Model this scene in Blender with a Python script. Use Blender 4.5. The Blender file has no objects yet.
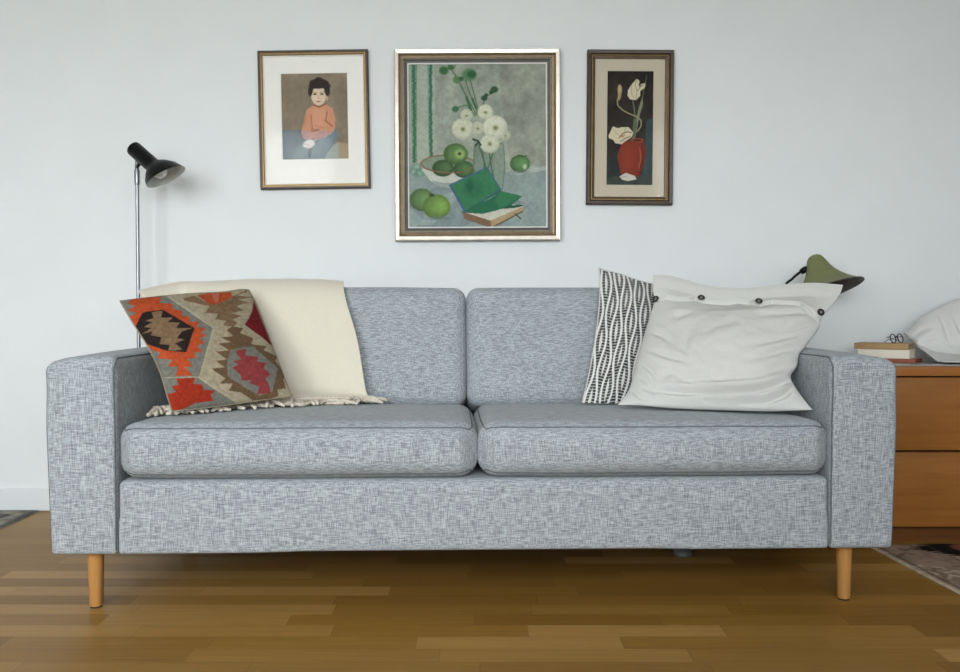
import bpy, bmesh, math, random
import numpy as np
from mathutils import Vector, Matrix, noise
from mathutils.bvhtree import BVHTree

random.seed(7); rng = np.random.RandomState(7)
SC = bpy.context.scene; COL = SC.collection
PI = math.pi

# ------------------------------------------------------------------ camera
F_PX, HOR, CAM_H = 850.0, 315.0, 0.742
PITCH = math.atan((336 - HOR) / F_PX)
def P(px, py, d):
    """photo pixel -> world point at distance y = d"""
    rx = (px - 480) / F_PX; ry = -(py - 336) / F_PX
    v = Vector((rx, math.cos(PITCH) + ry * math.sin(PITCH), -math.sin(PITCH) + ry * math.cos(PITCH)))
    return Vector((0, 0, CAM_H)) + v * (d / v.y)
def unproject(p):
    v = Vector(p) - Vector((0, 0, CAM_H)); c, s = math.cos(PITCH), math.sin(PITCH)
    dz = v.y * c - v.z * s; return (480 + F_PX * v.x / dz, 336 - F_PX * (v.y * s + v.z * c) / dz)
cd = bpy.data.cameras.new('camera'); cam = bpy.data.objects.new('camera', cd); COL.objects.link(cam)
cam.location = (0, 0, CAM_H); cam.rotation_euler = (PI / 2 - PITCH, 0, 0)
cd.sensor_width = 36; cd.lens = 36 * F_PX / 960; cd.clip_start = 0.05
SC.camera = cam
SC.view_settings.view_transform = 'Standard'; SC.view_settings.look = 'None'
SC.view_settings.gamma = 1; SC.view_settings.use_curve_mapping = False
SC.view_settings.exposure = 0.0

# ------------------------------------------------------------------ helpers
def lin(c):
    c = np.asarray(c, float) / 255.0
    return np.where(c <= 0.04045, c / 12.92, ((c + 0.055) / 1.055) ** 2.4)
def rgba(c): return (*[float(x) for x in lin(c)], 1.0)

WM = {}
def wm(o): return WM.get(o.name, Matrix.Identity(4))
def tag(o, label=None, cat=None, group=None, kind=None):
    if label: o['label'] = label
    if cat: o['category'] = cat
    if group: o['group'] = group
    if kind: o['kind'] = kind
    return o
def empty(name, loc, rot=(0, 0, 0), label=None, cat=None, group=None):
    o = bpy.data.objects.new(name, None); COL.objects.link(o)
    o.location = loc; o.rotation_euler = rot; o.empty_display_size = 0.05
    from mathutils import Euler
    WM[o.name] = Matrix.Translation(Vector(loc)) @ Euler(rot).to_matrix().to_4x4()
    return tag(o, label, cat, group)
def mesh(name, verts, faces, mats, parent=None, world=False, smooth=True, mi=None, vcol=None, auto=None, loc=None):
    """verts in parent's space (or world space with world=True)"""
    vs = [Vector(v) for v in verts]
    M = wm(parent) if parent else Matrix.Identity(4)
    if loc is not None and parent is None: M = Matrix.Translation(Vector(loc))
    if world or (loc is not None and parent is None):
        inv = M.inverted(); vs = [inv @ v for v in vs]
    me = bpy.data.meshes.new(name); me.from_pydata([tuple(v) for v in vs], [], faces)
    if not isinstance(mats, (list, tuple)): mats = [mats]
    for m in mats: me.materials.append(m)
    if mi is not None: me.polygons.foreach_set('material_index', np.asarray(mi, np.int32))
    if vcol is not None:
        a = me.color_attributes.new('Col', 'FLOAT_COLOR', 'POINT')
        arr = np.ones((len(vs), 4), np.float32); arr[:, :3] = vcol
        a.data.foreach_set('color', arr.ravel())
    me.polygons.foreach_set('use_smooth', [bool(smooth)] * len(me.polygons))
    me.update()
    if smooth and auto:
        bm = bmesh.new(); bm.from_mesh(me); bm.normal_update()
        for e in bm.edges:
            if len(e.link_faces) == 2 and e.calc_face_angle(0) > math.radians(auto): e.smooth = False
        bm.to_mesh(me); bm.free()
    o = bpy.data.objects.new(name, me); COL.objects.link(o)
    if parent: o.parent = parent
    elif loc is not None: o.location = loc
    WM[o.name] = M
    return o
class MB:
    """collects shapes into one mesh"""
    def __init__(s): s.v = []; s.f = []; s.m = []
    def add(s, v, f, m=0):
        b = len(s.v); s.v += [Vector(p) for p in v]; s.f += [tuple(i + b for i in q) for q in f]; s.m += [m] * len(f); return s
    def box(s, a, b, r=0.0, m=0, seg=2, M=None):
        v, f = rbox([(b[i] - a[i]) / 2 for i in range(3)], r, seg, 1) if r > 0 else cube([(b[i] - a[i]) / 2 for i in range(3)])
        c = Vector([(a[i] + b[i]) / 2 for i in range(3)])
        v = [Vector(p) + c for p in v]
        if M is not None: v = [M @ p for p in v]
        return s.add(v, f, m)
    def tube(s, pts, r, n=8, m=0, cap=True): return s.add(*tube(pts, r, n, cap), m)
    def lathe(s, prof, n=24, m=0, M=None):
        v, f = lathe(prof, n)
        if M is not None: v = [M @ p for p in v]
        return s.add(v, f, m)
    def build(s, name, mats, parent=None, **k): return mesh(name, s.v, s.f, mats, parent, mi=s.m, **k)
def cube(h):
    x, y, z = h
    v = [Vector((a, b, c)) for a in (-x, x) for b in (-y, y) for c in (-z, z)]
    return v, [(0, 1, 3, 2), (4, 6, 7, 5), (0, 4, 5, 1), (2, 3, 7, 6), (0, 2, 6, 4), (1, 5, 7, 3)]
def rpt(p, h, r):
    """point of the sharp box -> same point on the rounded box"""
    q = [min(max(p[i], -(h[i] - r)), h[i] - r) for i in range(3)]
    d = Vector([p[i] - q[i] for i in range(3)])
    return Vector(q) + (d.normalized() * r if d.length > 1e-9 else d)
def rbox(h, r, seg=4, n=8, rf=None):
    """rounded box as a grid mesh: h half sizes, r edge radius"""
    def axis(k):
        inner = h[k] - r
        t = [inner + r * math.tan(a * PI / 4 / seg) for a in range(1, seg + 1)]
        mid = list(np.linspace(-inner, inner, n + 1)) if inner > 1e-6 else [0.0]
        return [-a for a in reversed(t)] + mid + t
    ax = [axis(k) for k in range(3)]
    key = {}; V = []; Fc = []
    def vid(p):
        k = tuple(round(c, 6) for c in p)
        if k not in key: key[k] = len(V); V.append(rpt(p, h, rf(p) if rf else r))
        return key[k]
    for k in range(3):
        a, b = [(1, 2), (2, 0), (0, 1)][k]
        for sgn in (-1, 1):
            A, B = ax[a], ax[b]
            for i in range(len(A) - 1):
                for j in range(len(B) - 1):
                    q = []
                    for (ii, jj) in ((i, j), (i + 1, j), (i + 1, j + 1), (i, j + 1)):
                        p = [0, 0, 0]; p[k] = sgn * h[k]; p[a] = A[ii]; p[b] = B[jj]; q.append(vid(p))
                    Fc.append(tuple(q if sgn > 0 else q[::-1]))
    return V, Fc
def tube(pts, r, n=8, cap=True):
    pts = [Vector(p) for p in pts]; N = len(pts)
    rr = r if isinstance(r, (list, tuple)) else [r] * N
    V = []; Fc = []; ref = None
    for i in range(N):
        t = (pts[min(i + 1, N - 1)] - pts[max(i - 1, 0)]).normalized()
        if ref is None: ref = Vector((0, 0, 1)) if abs(t.z) < 0.9 else Vector((1, 0, 0))
        a = (ref - t * ref.dot(t))
        a = a.normalized() if a.length > 1e-6 else t.orthogonal().normalized()
        ref = a; b = t.cross(a)
        for k in range(n):
            th = 2 * PI * k / n; V.append(pts[i] + (a * math.cos(th) + b * math.sin(th)) * rr[i])
    for i in range(N - 1):
        for k in range(n): Fc.append((i * n + k, i * n + (k + 1) % n, (i + 1) * n + (k + 1) % n, (i + 1) * n + k))
    if cap: Fc.append(tuple(reversed(range(n)))); Fc.append(tuple((N - 1) * n + k for k in range(n)))
    return V, Fc
def lathe(prof, n=24):
    """profile of (radius, z) turned about z"""
    V = []; Fc = []; rows = []
    for (r, z) in prof:
        if r < 1e-6: rows.append([len(V)]); V.append(Vector((0, 0, z)))
        else:
            rows.append(list(range(len(V), len(V) + n)))
            V += [Vector((r * math.cos(2 * PI * k / n), r * math.sin(2 * PI * k / n), z)) for k in range(n)]
    for A, B in zip(rows, rows[1:]):
        for k in range(n):
            k2 = (k + 1) % n
            if len(A) == 1 and len(B) == 1: continue
            if len(A) == 1: Fc.append((A[0], B[k2], B[k]))
            elif len(B) == 1: Fc.append((A[k], A[k2], B[0]))
            else: Fc.append((A[k], A[k2], B[k2], B[k]))
    return V, Fc
def frame_to(origin, zdir, xhint=Vector((1, 0, 0))):
    z = Vector(zdir).normalized(); x = (xhint - z * xhint.dot(z)).normalized(); y = z.cross(x)
    M = Matrix((x, y, z)).transposed().to_4x4(); M.translation = Vector(origin); return M
def catmull(pts, n):
    """smooth resampling of a list of vectors"""
    pts = [Vector(p) for p in pts]; N = len(pts) - 1; out = []
    for i in range(n):
        t = i / (n - 1) * N; k = min(int(t), N - 1); f = t - k
        p0, p1, p2, p3 = pts[max(k - 1, 0)], pts[k], pts[k + 1], pts[min(k + 2, N)]
        out.append(0.5 * ((2 * p1) + (p2 - p0) * f + (2 * p0 - 5 * p1 + 4 * p2 - p3) * f * f + (3 * p1 - p0 - 3 * p2 + p3) * f ** 3))
    return out
def nz(x, y, z=0.0): return noise.noise(Vector((x, y, z)))

# ------------------------------------------------------------------ materials
def new_mat(name):
    m = bpy.data.materials.new(name); m.use_nodes = True
    nt = m.node_tree; b = nt.nodes['Principled BSDF']; return m, nt, b
def L(nt, a, b): nt.links.new(a, b)
def nd(nt, t, **k):
    n = nt.nodes.new(t)
    for a, v in k.items(): setattr(n, a, v)
    return n
def math_n(nt, op, a, b=None, c=None):
    n = nd(nt, 'ShaderNodeMath', operation=op)
    for i, x in enumerate((a, b, c)):
        if x is None: continue
        if isinstance(x, (int, float)): n.inputs[i].default_value = x
        else: L(nt, x, n.inputs[i])
    return n.outputs[0]
def plain(name, c, rough=0.5, metal=0.0, var=0.06, scale=30, bump=0.0, sheen=0.0, spec=None, stretch=(1, 1, 1)):
    m, nt, b = new_mat(name)
    tc = nd(nt, 'ShaderNodeTexCoord'); mp = nd(nt, 'ShaderNodeMapping'); mp.inputs['Scale'].default_value = stretch
    L(nt, tc.outputs['Object'], mp.inputs[0])
    n = nd(nt, 'ShaderNodeTexNoise'); n.inputs['Scale'].default_value = scale; n.inputs['Detail'].default_value = 4
    L(nt, mp.outputs[0], n.inputs['Vector'])
    r = nd(nt, 'ShaderNodeValToRGB'); base = lin(c)
    r.color_ramp.elements[0].position = 0.3; r.color_ramp.elements[1].position = 0.7
    r.color_ramp.elements[0].color = (*np.clip(base * (1 - var), 0, 1), 1); r.color_ramp.elements[1].color = (*np.clip(base * (1 + var), 0, 1), 1)
    L(nt, n.outputs['Fac'], r.inputs[0]); L(nt, r.outputs[0], b.inputs['Base Color'])
    b.inputs['Roughness'].default_value = rough; b.inputs['Metallic'].default_value = metal
    if spec is not None: b.inputs['Specular IOR Level'].default_value = spec
    if sheen: b.inputs['Sheen Weight'].default_value = sheen
    if bump:
        bp = nd(nt, 'ShaderNodeBump'); bp.inputs['Strength'].default_value = bump; bp.inputs['Distance'].default_value = 0.002
        L(nt, n.outputs['Fac'], bp.inputs['Height']); L(nt, bp.outputs[0], b.inputs['Normal'])
    return m
def vcol_mat(name, rough=0.8, weave=None, wamp=0.12, sheen=0.0, spec=0.3, bump=0.25):
    """colour carried by the thing's own pattern (colour attribute) with a fine weave over it"""
    m, nt, b = new_mat(name)
    a = nd(nt, 'ShaderNodeAttribute', attribute_name='Col')
    b.inputs['Roughness'].default_value = rough; b.inputs['Specular IOR Level'].default_value = spec
    if weave:
        tc = nd(nt, 'ShaderNodeTexCoord'); mp = nd(nt, 'ShaderNodeMapping'); mp.inputs['Scale'].default_value = weave
        L(nt, tc.outputs['Object'], mp.inputs[0])
        n = nd(nt, 'ShaderNodeTexNoise'); n.inputs['Scale'].default_value = 1; n.inputs['Detail'].default_value = 3
        L(nt, mp.outputs[0], n.inputs['Vector'])
        f = math_n(nt, 'MULTIPLY_ADD', n.outputs['Fac'], 2 * wamp, 1 - wamp)
        mx = nd(nt, 'ShaderNodeVectorMath', operation='SCALE'); L(nt, a.outputs['Color'], mx.inputs[0]); L(nt, f, mx.inputs['Scale'])
        L(nt, mx.outputs[0], b.inputs['Base Color'])
        if bump:
            bp = nd(nt, 'ShaderNodeBump'); bp.inputs['Strength'].default_value = bump; bp.inputs['Distance'].default_value = 0.001
            L(nt, n.outputs['Fac'], bp.inputs['Height']); L(nt, bp.outputs[0], b.inputs['Normal'])
    else: L(nt, a.outputs['Color'], b.inputs['Base Color'])
    if sheen: b.inputs['Sheen Weight'].default_value = sheen
    return m
def fabric_mat(name, dark, mid, light):
    """melange upholstery: slubby threads crossing"""
    m, nt, b = new_mat(name)
    tc = nd(nt, 'ShaderNodeTexCoord')
    def thread(scale, detail=0.0):
        mp = nd(nt, 'ShaderNodeMapping'); mp.inputs['Scale'].default_value = scale
        L(nt, tc.outputs['Object'], mp.inputs[0])
        n = nd(nt, 'ShaderNodeTexNoise'); n.inputs['Scale'].default_value = 1; n.inputs['Detail'].default_value = detail
        L(nt, mp.outputs[0], n.inputs['Vector']); return n.outputs['Fac']
    h = thread((52, 430, 460), 0.5); v = thread((620, 620, 48), 0.5); cl = thread((14, 14, 20), 2)
    s = math_n(nt, 'ADD', math_n(nt, 'MULTIPLY', h, 0.95), math_n(nt, 'MULTIPLY', v, 0.95))
    s = math_n(nt, 'ADD', s, math_n(nt, 'MULTIPLY', cl, 0.10))
    s = math_n(nt, 'MULTIPLY', s, 1 / 2.0)
    r = nd(nt, 'ShaderNodeValToRGB'); e = r.color_ramp.elements
    e[0].position = 0.36; e[0].color = rgba(dark); e[1].position = 0.65; e[1].color = rgba(light)
    q = e.new(0.50); q.color = rgba(mid)
    L(nt, s, r.inputs[0]); L(nt, r.outputs[0], b.inputs['Base Color'])
    b.inputs['Roughness'].default_value = 0.95; b.inputs['Specular IOR Level'].default_value = 0.15
    b.inputs['Sheen Weight'].default_value = 0.1
    bp = nd(nt, 'ShaderNodeBump'); bp.inputs['Strength'].default_value = 0.35; bp.inputs['Distance'].default_value = 0.0015
    L(nt, s, bp.inputs['Height']); L(nt, bp.outputs[0], b.inputs['Normal'])
    return m
def wood_mat(name, a, c, rough=0.45, grain=(3, 60, 60), spec=0.4):
    m, nt, b = new_mat(name)
    tc = nd(nt, 'ShaderNodeTexCoord'); mp = nd(nt, 'ShaderNodeMapping'); mp.inputs['Scale'].default_value = grain
    L(nt, tc.outputs['Object'], mp.inputs[0])
    n = nd(nt, 'ShaderNodeTexNoise'); n.inputs['Scale'].default_value = 1; n.inputs['Detail'].default_value = 6; n.inputs['Distortion'].default_value = 0.6
    L(nt, mp.outputs[0], n.inputs['Vector'])
    r = nd(nt, 'ShaderNodeValToRGB'); r.color_ramp.elements[0].position = 0.32; r.color_ramp.elements[1].position = 0.68
    r.color_ramp.elements[0].color = rgba(a); r.color_ramp.elements[1].color = rgba(c)
    L(nt, n.outputs['Fac'], r.inputs[0]); L(nt, r.outputs[0], b.inputs['Base Color'])
    b.inputs['Roughness'].default_value = rough; b.inputs['Specular IOR Level'].default_value = spec
    return m
def glass_mat(name, tint=(1, 1, 1), boost=1.0, rough=0.0):
    m = bpy.data.materials.new(name); m.use_nodes = True; nt = m.node_tree
    nt.nodes.remove(nt.nodes['Principled BSDF'])
    out = nt.nodes['Material Output']; t = nd(nt, 'ShaderNodeBsdfTransparent'); t.inputs[0].default_value = (*tint, 1)
    g = nd(nt, 'ShaderNodeBsdfGlossy'); g.inputs['Roughness'].default_value = rough
    fr = nd(nt, 'ShaderNodeFresnel'); fr.inputs[0].default_value = 1.5
    mx = nd(nt, 'ShaderNodeMixShader')
    L(nt, math_n(nt, 'MULTIPLY', fr.outputs[0], boost), mx.inputs[0]); L(nt, t.outputs[0], mx.inputs[1]); L(nt, g.outputs[0], mx.inputs[2]); L(nt, mx.outputs[0], out.inputs[0])
    return m
def floor_mat():
    m, nt, b = new_mat('oak_parquet')
    tc = nd(nt, 'ShaderNodeTexCoord'); sp = nd(nt, 'ShaderNodeSeparateXYZ'); L(nt, tc.outputs['Object'], sp.inputs[0])
    W = 0.072
    row = math_n(nt, 'FLOOR', math_n(nt, 'DIVIDE', sp.outputs['Y'], W))
    wn = nd(nt, 'ShaderNodeTexWhiteNoise', noise_dimensions='1D'); L(nt, row, wn.inputs['W'])
    off = math_n(nt, 'MULTIPLY', wn.outputs['Value'], 7.0)
    ln = math_n(nt, 'MULTIPLY_ADD', wn.outputs['Value'], 0.16, 0.42)
    xs = math_n(nt, 'DIVIDE', math_n(nt, 'ADD', sp.outputs['X'], off), ln)
    idx = math_n(nt, 'FLOOR', xs)
    cb = nd(nt, 'ShaderNodeCombineXYZ'); L(nt, row, cb.inputs[0]); L(nt, idx, cb.inputs[1])
    w2 = nd(nt, 'ShaderNodeTexWhiteNoise', noise_dimensions='2D'); L(nt, cb.outputs[0], w2.inputs['Vector'])
    r = nd(nt, 'ShaderNodeValToRGB'); e = r.color_ramp.elements
    e[0].position = 0.0; e[0].color = rgba(FLOOR_C[0]); e[1].position = 1.0; e[1].color = rgba(FLOOR_C[3])
    q = e.new(0.35); q.color = rgba(FLOOR_C[1]); q = e.new(0.75); q.color = rgba(FLOOR_C[2])
    L(nt, w2.outputs['Value'], r.inputs[0])
    # grain, shifted per plank
    mp = nd(nt, 'ShaderNodeMapping'); mp.inputs['Scale'].default_value = (3.0, 70, 1)
    sh = nd(nt, 'ShaderNodeCombineXYZ'); L(nt, math_n(nt, 'MULTIPLY', w2.outputs['Value'], 31.0), sh.inputs[0])
    va = nd(nt, 'ShaderNodeVectorMath', operation='ADD'); L(nt, tc.outputs['Object'], va.inputs[0]); L(nt, sh.outputs[0], va.inputs[1])
    L(nt, va.outputs[0], mp.inputs[0])
    n = nd(nt, 'ShaderNodeTexNoise'); n.inputs['Scale'].default_value = 1; n.inputs['Detail'].default_value = 6; n.inputs['Distortion'].default_value = 1.2
    L(nt, mp.outputs[0], n.inputs['Vector'])
    g = math_n(nt, 'MULTIPLY_ADD', n.outputs['Fac'], 0.5, 0.75)
    # thin dark joints
    fy = math_n(nt, 'FRACT', math_n(nt, 'DIVIDE', sp.outputs['Y'], W)); fx = math_n(nt, 'FRACT', xs)
    jy = math_n(nt, 'LESS_THAN', fy, 0.02); jx = math_n(nt, 'LESS_THAN', fx, 0.004)
    j = math_n(nt, 'MAXIMUM', jy, jx); g = math_n(nt, 'MULTIPLY', g, math_n(nt, 'MULTIPLY_ADD', j, -0.25, 1.0))
    sc = nd(nt, 'ShaderNodeVectorMath', operation='SCALE'); L(nt, r.outputs[0], sc.inputs[0]); L(nt, g, sc.inputs['Scale'])
    L(nt, sc.outputs[0], b.inputs['Base Color'])
    b.inputs['Roughness'].default_value = 0.40; b.inputs['Specular IOR Level'].default_value = 0.2
    return m
FLOOR_C = [(128, 92, 38), (140, 103, 45), (149, 112, 52), (170, 132, 74)]

M = {}
M['wall'] = plain('wall_paint', (226, 229, 230), 0.85, var=0.012, scale=6, bump=0.04)
M['ceiling'] = plain('ceiling_paint', (232, 233, 232), 0.9, var=0.01)
M['trim'] = plain('white_trim_paint', (222, 226, 228), 0.45, var=0.01)
M['floor'] = floor_mat()
M['fabric'] = fabric_mat('grey_melange_upholstery', (121, 127, 132), (154, 160, 165), (182, 188, 192))
M['seam'] = plain('grey_seam_thread', (104, 109, 113), 0.95, var=0.15, scale=200, spec=0.1)
M['legwood'] = wood_mat('light_oak_leg', (172, 122, 66), (192, 142, 84), 0.45, (60, 60, 4))
M['blackpad'] = plain('black_pad', (28, 26, 25), 0.7)
M['plastic_pale'] = plain('pale_plastic', (96, 98, 98), 0.4)
M['chest'] = wood_mat('oak_veneer_drawers', (134, 84, 32), (154, 100, 44), 0.35, (2.2, 30, 34), 0.5)
M['chest_dark'] = wood_mat('darker_plinth_wood', (92, 54, 22), (110, 66, 28), 0.5, (2.2, 30, 34), 0.3)  # plinth wood toned darker than the drawer fronts
M['chest_edge'] = wood_mat('oak_veneer_edge', (146, 90, 38), (166, 106, 48), 0.38, (2.2, 30, 30), 0.5)
M['grey_top'] = plain('plain_grey_top', (132, 128, 124), 0.25, var=0.03)  # even grey colour for the thin sheet over the wooden top
M['gap'] = plain('dark_gap_board', (60, 34, 14), 0.8)
M['chrome'] = plain('brushed_chrome', (150, 152, 156), 0.38, 1.0, var=0.03, stretch=(40, 40, 2))
M['black_gloss'] = plain('black_lacquer', (10, 10, 11), 0.4, var=0.05, spec=0.18)
M['lampwhite'] = plain('white_enamel_inside', (205, 206, 203), 0.5, var=0.01)
M['bulb'] = plain('opal_bulb', (235, 236, 232), 0.3, var=0.01)
M['olive'] = plain('olive_lacquer', (114, 118, 76), 0.55, var=0.04)
M['olive_in'] = plain('grey_enamel_inside', (96, 90, 84), 0.55, var=0.03)
M['wool'] = plain('cream_wool', (216, 209, 193), 1.0, var=0.05, scale=380, bump=0.5, sheen=0.25, spec=0.05, stretch=(1, 1, 1))
M['tassel'] = plain('cream_wool_yarn', (208, 199, 184), 1.0, var=0.2, scale=180, bump=0.6, spec=0.05)
M['linen'] = plain('washed_linen', (200, 200, 196), 0.95, var=0.03, scale=260, bump=0.12, spec=0.1)
M['cotton'] = plain('white_cotton', (212, 212, 209), 0.95, var=0.02, scale=200, bump=0.08, spec=0.1)
M['button'] = plain('black_button', (24, 23, 24), 0.35)
M['button_mid'] = plain('worn_button_centre', (120, 116, 112), 0.4)
M['kilim'] = vcol_mat('kilim_weave', 0.95, (60, 60, 420), 0.16, spec=0.1)
M['kilim_back'] = plain('plain_kilim_back', (150, 138, 116), 0.95, var=0.1, spec=0.1)
M['printed'] = vcol_mat('printed_cotton', 0.95, (300, 300, 300), 0.05, spec=0.1)
M['art'] = vcol_mat('painted_canvas', 0.7, (160, 160, 160), 0.08, spec=0.15, bump=0.2)
M['artprint'] = vcol_mat('printed_paper', 0.7, None, spec=0.2)
M['rug'] = vcol_mat('woven_rug', 1.0, (150, 150, 150), 0.25, spec=0.05, bump=0.5)
M['glass'] = glass_mat('coated_picture_glass', (0.985, 0.99, 0.99), 0.3, 0.07)
M['window_glass'] = glass_mat('window_glass')
M['gold'] = plain('aged_gold_leaf', (138, 114, 74), 0.42, 0.6, var=0.12, scale=50)
M['brown'] = plain('dark_brown_moulding', (58, 42, 28), 0.4, var=0.2, scale=40)
M['bronze'] = plain('bronze_brown_moulding', (84, 66, 46), 0.4, 0.35, var=0.2, scale=40)
M['silver'] = plain('silver_leaf', (196, 187, 175), 0.36, 0.8, var=0.1, scale=40)
M['champagne'] = plain('champagne_moulding', (140, 122, 96), 0.4, 0.55, var=0.14, scale=40)
M['slip_dark'] = plain('dark_grey_slip', (78, 72, 68), 0.5, var=0.1)
M['slip_white'] = plain('white_slip', (232, 230, 226), 0.6, var=0.02)
M['mat_white'] = plain('white_mat_board', (238, 235, 229), 0.9, var=0.01)
M['mat_beige'] = plain('beige_mat_board', (198, 187, 168), 0.9, var=0.015)
M['backing'] = plain('brown_backing_board', (120, 98, 70), 0.9)
M['kraft'] = plain('tan_paper_cover', (172, 140, 98), 0.75, var=0.08)
M['tan_dark'] = plain('tan_page_block', (150, 130, 96), 0.85, var=0.15, scale=40, stretch=(1, 1, 14))
M['paper'] = plain('cream_page_block', (228, 220, 200), 0.9, var=0.06, scale=40, stretch=(1, 1, 20))
M['white_cover'] = plain('ivory_book_cover', (226, 220, 204), 0.6, var=0.02)
M['red_leather'] = plain('red_brown_leather', (140, 72, 46), 0.5, var=0.12)
M['wire'] = plain('dark_spectacle_wire', (26, 26, 28), 0.3)

# ------------------------------------------------------------------ setting
XL, XR, YF, YB, ZC = -2.75, 2.75, -1.4, 3.218, 2.62
def struct(name, mb, mats, **k):
    o = mb.build(name, mats, None, smooth=False, **k); tag(o, kind='structure'); return o
struct('floor', MB().box((XL - .1, YF - .1, -.1), (XR + .1, YB + .1, 0)), M['floor'])
struct('ceiling', MB().box((XL - .1, YF - .1, ZC), (XR + .1, YB + .1, ZC + .1)), M['ceiling'])
struct('wall_back', MB().box((XL - .1, YB, 0), (XR + .1, YB + .12, ZC)), M['wall'])
struct('wall_left', MB().box((XL - .12, YF, 0), (XL, YB, ZC)), M['wall'])
struct('wall_right', MB().box((XR, YF, 0), (XR + .12, YB, ZC)), M['wall'])
WIN = [(-2.70, -1.32, 0.30, 2.47), (-.98, .70, 0.85, 2.47), (1.57, 2.30, 1.20, 2.50)]  # middle opening is added, out of view, to enlarge the daylight area
wf = MB()
y0, y1 = YF - .12, YF
wf.box((XL - .1, y0, 0), (WIN[0][0], y1, ZC)); wf.box((WIN[0][1], y0, 0), (WIN[1][0], y1, ZC)); wf.box((WIN[1][1], y0, 0), (WIN[2][0], y1, ZC)); wf.box((WIN[2][1], y0, 0), (XR + .1, y1, ZC))
for (a, b_, lo, hi) in WIN:
    wf.box((a, y0, 0), (b_, y1, lo)); wf.box((a, y0, hi), (b_, y1, ZC))
struct('wall_front', wf, M['wall'])
bb = MB().box((XL, YB - .014, 0), (XR, YB, .083), 0.003)
struct('baseboard_back', bb, M['trim'])
for i, (a, b_, lo, hi) in enumerate(WIN):
    w = MB(); t = 0.05
    w.box((a, y0 + .03, lo), (a + t, y0 + .09, hi)); w.box((b_ - t, y0 + .03, lo), (b_, y0 + .09, hi))
    w.box((a + t, y0 + .03, lo), (b_ - t, y0 + .09, lo + t)); w.box((a + t, y0 + .03, hi - t), (b_ - t, y0 + .09, hi))
    mid = (a + b_) / 2; w.box((mid - .03, y0 + .03, lo + t), (mid + .03, y0 + .09, hi - t))
    o = struct('window_%d' % (i + 1), w, M['trim'])
    g = MB().box((a + t, y0 + .055, lo + t), (b_ - t, y0 + .061, hi - t)).build('window_pane', M['window_glass'], o, smooth=False)

# daylight: overcast sky seen through two windows and an added middle one
W = bpy.data.worlds.new('overcast_sky'); SC.world = W; W.use_nodes = True
nt = W.node_tree; bg = nt.nodes['Background']
tc = nd(nt, 'ShaderNodeTexCoord'); sp = nd(nt, 'ShaderNodeSeparateXYZ'); L(nt, tc.outputs['Generated'], sp.inputs[0])
rp = nd(nt, 'ShaderNodeValToRGB'); e = rp.color_ramp.elements
e[0].position = 0.44; e[0].color = (0.30, 0.32, 0.30, 1); e[1].position = 0.52; e[1].color = (0.94, 0.98, 1.0, 1)
L(nt, math_n(nt, 'MULTIPLY_ADD', sp.outputs['Z'], 0.5, 0.5), rp.inputs[0]); L(nt, rp.outputs[0], bg.inputs[0])
bg.inputs[1].default_value = 14.0
for i, (a, b_, lo, hi) in enumerate(WIN):
    ld = bpy.data.lights.new('sky_portal', 'AREA'); ld.shape = 'RECTANGLE'; ld.size = b_ - a; ld.size_y = hi - lo
    ld.cycles.is_portal = True
    lo_ = bpy.data.objects.new('sky_portal', ld); COL.objects.link(lo_)
    lo_.location = ((a + b_) / 2, YF - .01, (lo + hi) / 2); lo_.rotation_euler = (PI / 2, 0, 0)

# ------------------------------------------------------------------ sofa
SYAW = math.radians(1.75)
sofa = empty('sofa', (-.005, 2.114, 0), (0, 0, SYAW), 'light grey melange two-seat sofa with round wooden legs standing on the wood floor', 'sofa')
SM = wm(sofa)
def crown(h, bx=0, by=0, bz=0, pw=2.0):
    def f(p):
        q = [min(1, abs(p[i] / h[i])) for i in range(3)]
        g = [1 - a ** pw for a in q]
        return Vector((p[0] + bx * p[0] / h[0] * g[1] * g[2], p[1] + by * p[1] / h[1] * g[0] * g[2], p[2] + bz * p[2] / h[2] * g[0] * g[1]))
    return f
BV = {}
def soft(name, c, h, r, deform, parent, seg=5, n=14, mat=None, rf=None):
    V, Fc = rbox(h, r, seg, n, rf)
    V = [deform(v) for v in V]
    o = mesh(name, V, Fc, mat or M['fabric'], parent)
    return o
def edge_path(h, r, deform, pts, n=40, rf=None):
    """follow straight runs over the sharp box, mapped onto the rounded deformed one"""
    res = []
    for a, b_ in zip(pts, pts[1:]):
        for i in range(n):
            res.append(Vector(a).lerp(Vector(b_), i / n))
    res.append(Vector(pts[-1]))
    return [deform(rpt(p, h, rf(p) if rf else r)) for p in res]
def clean(pts, eps=0.003):
    o = [pts[0]]
    for p in pts[1:]:
        if (p - o[-1]).length > eps: o.append(p)
    return o
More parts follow.
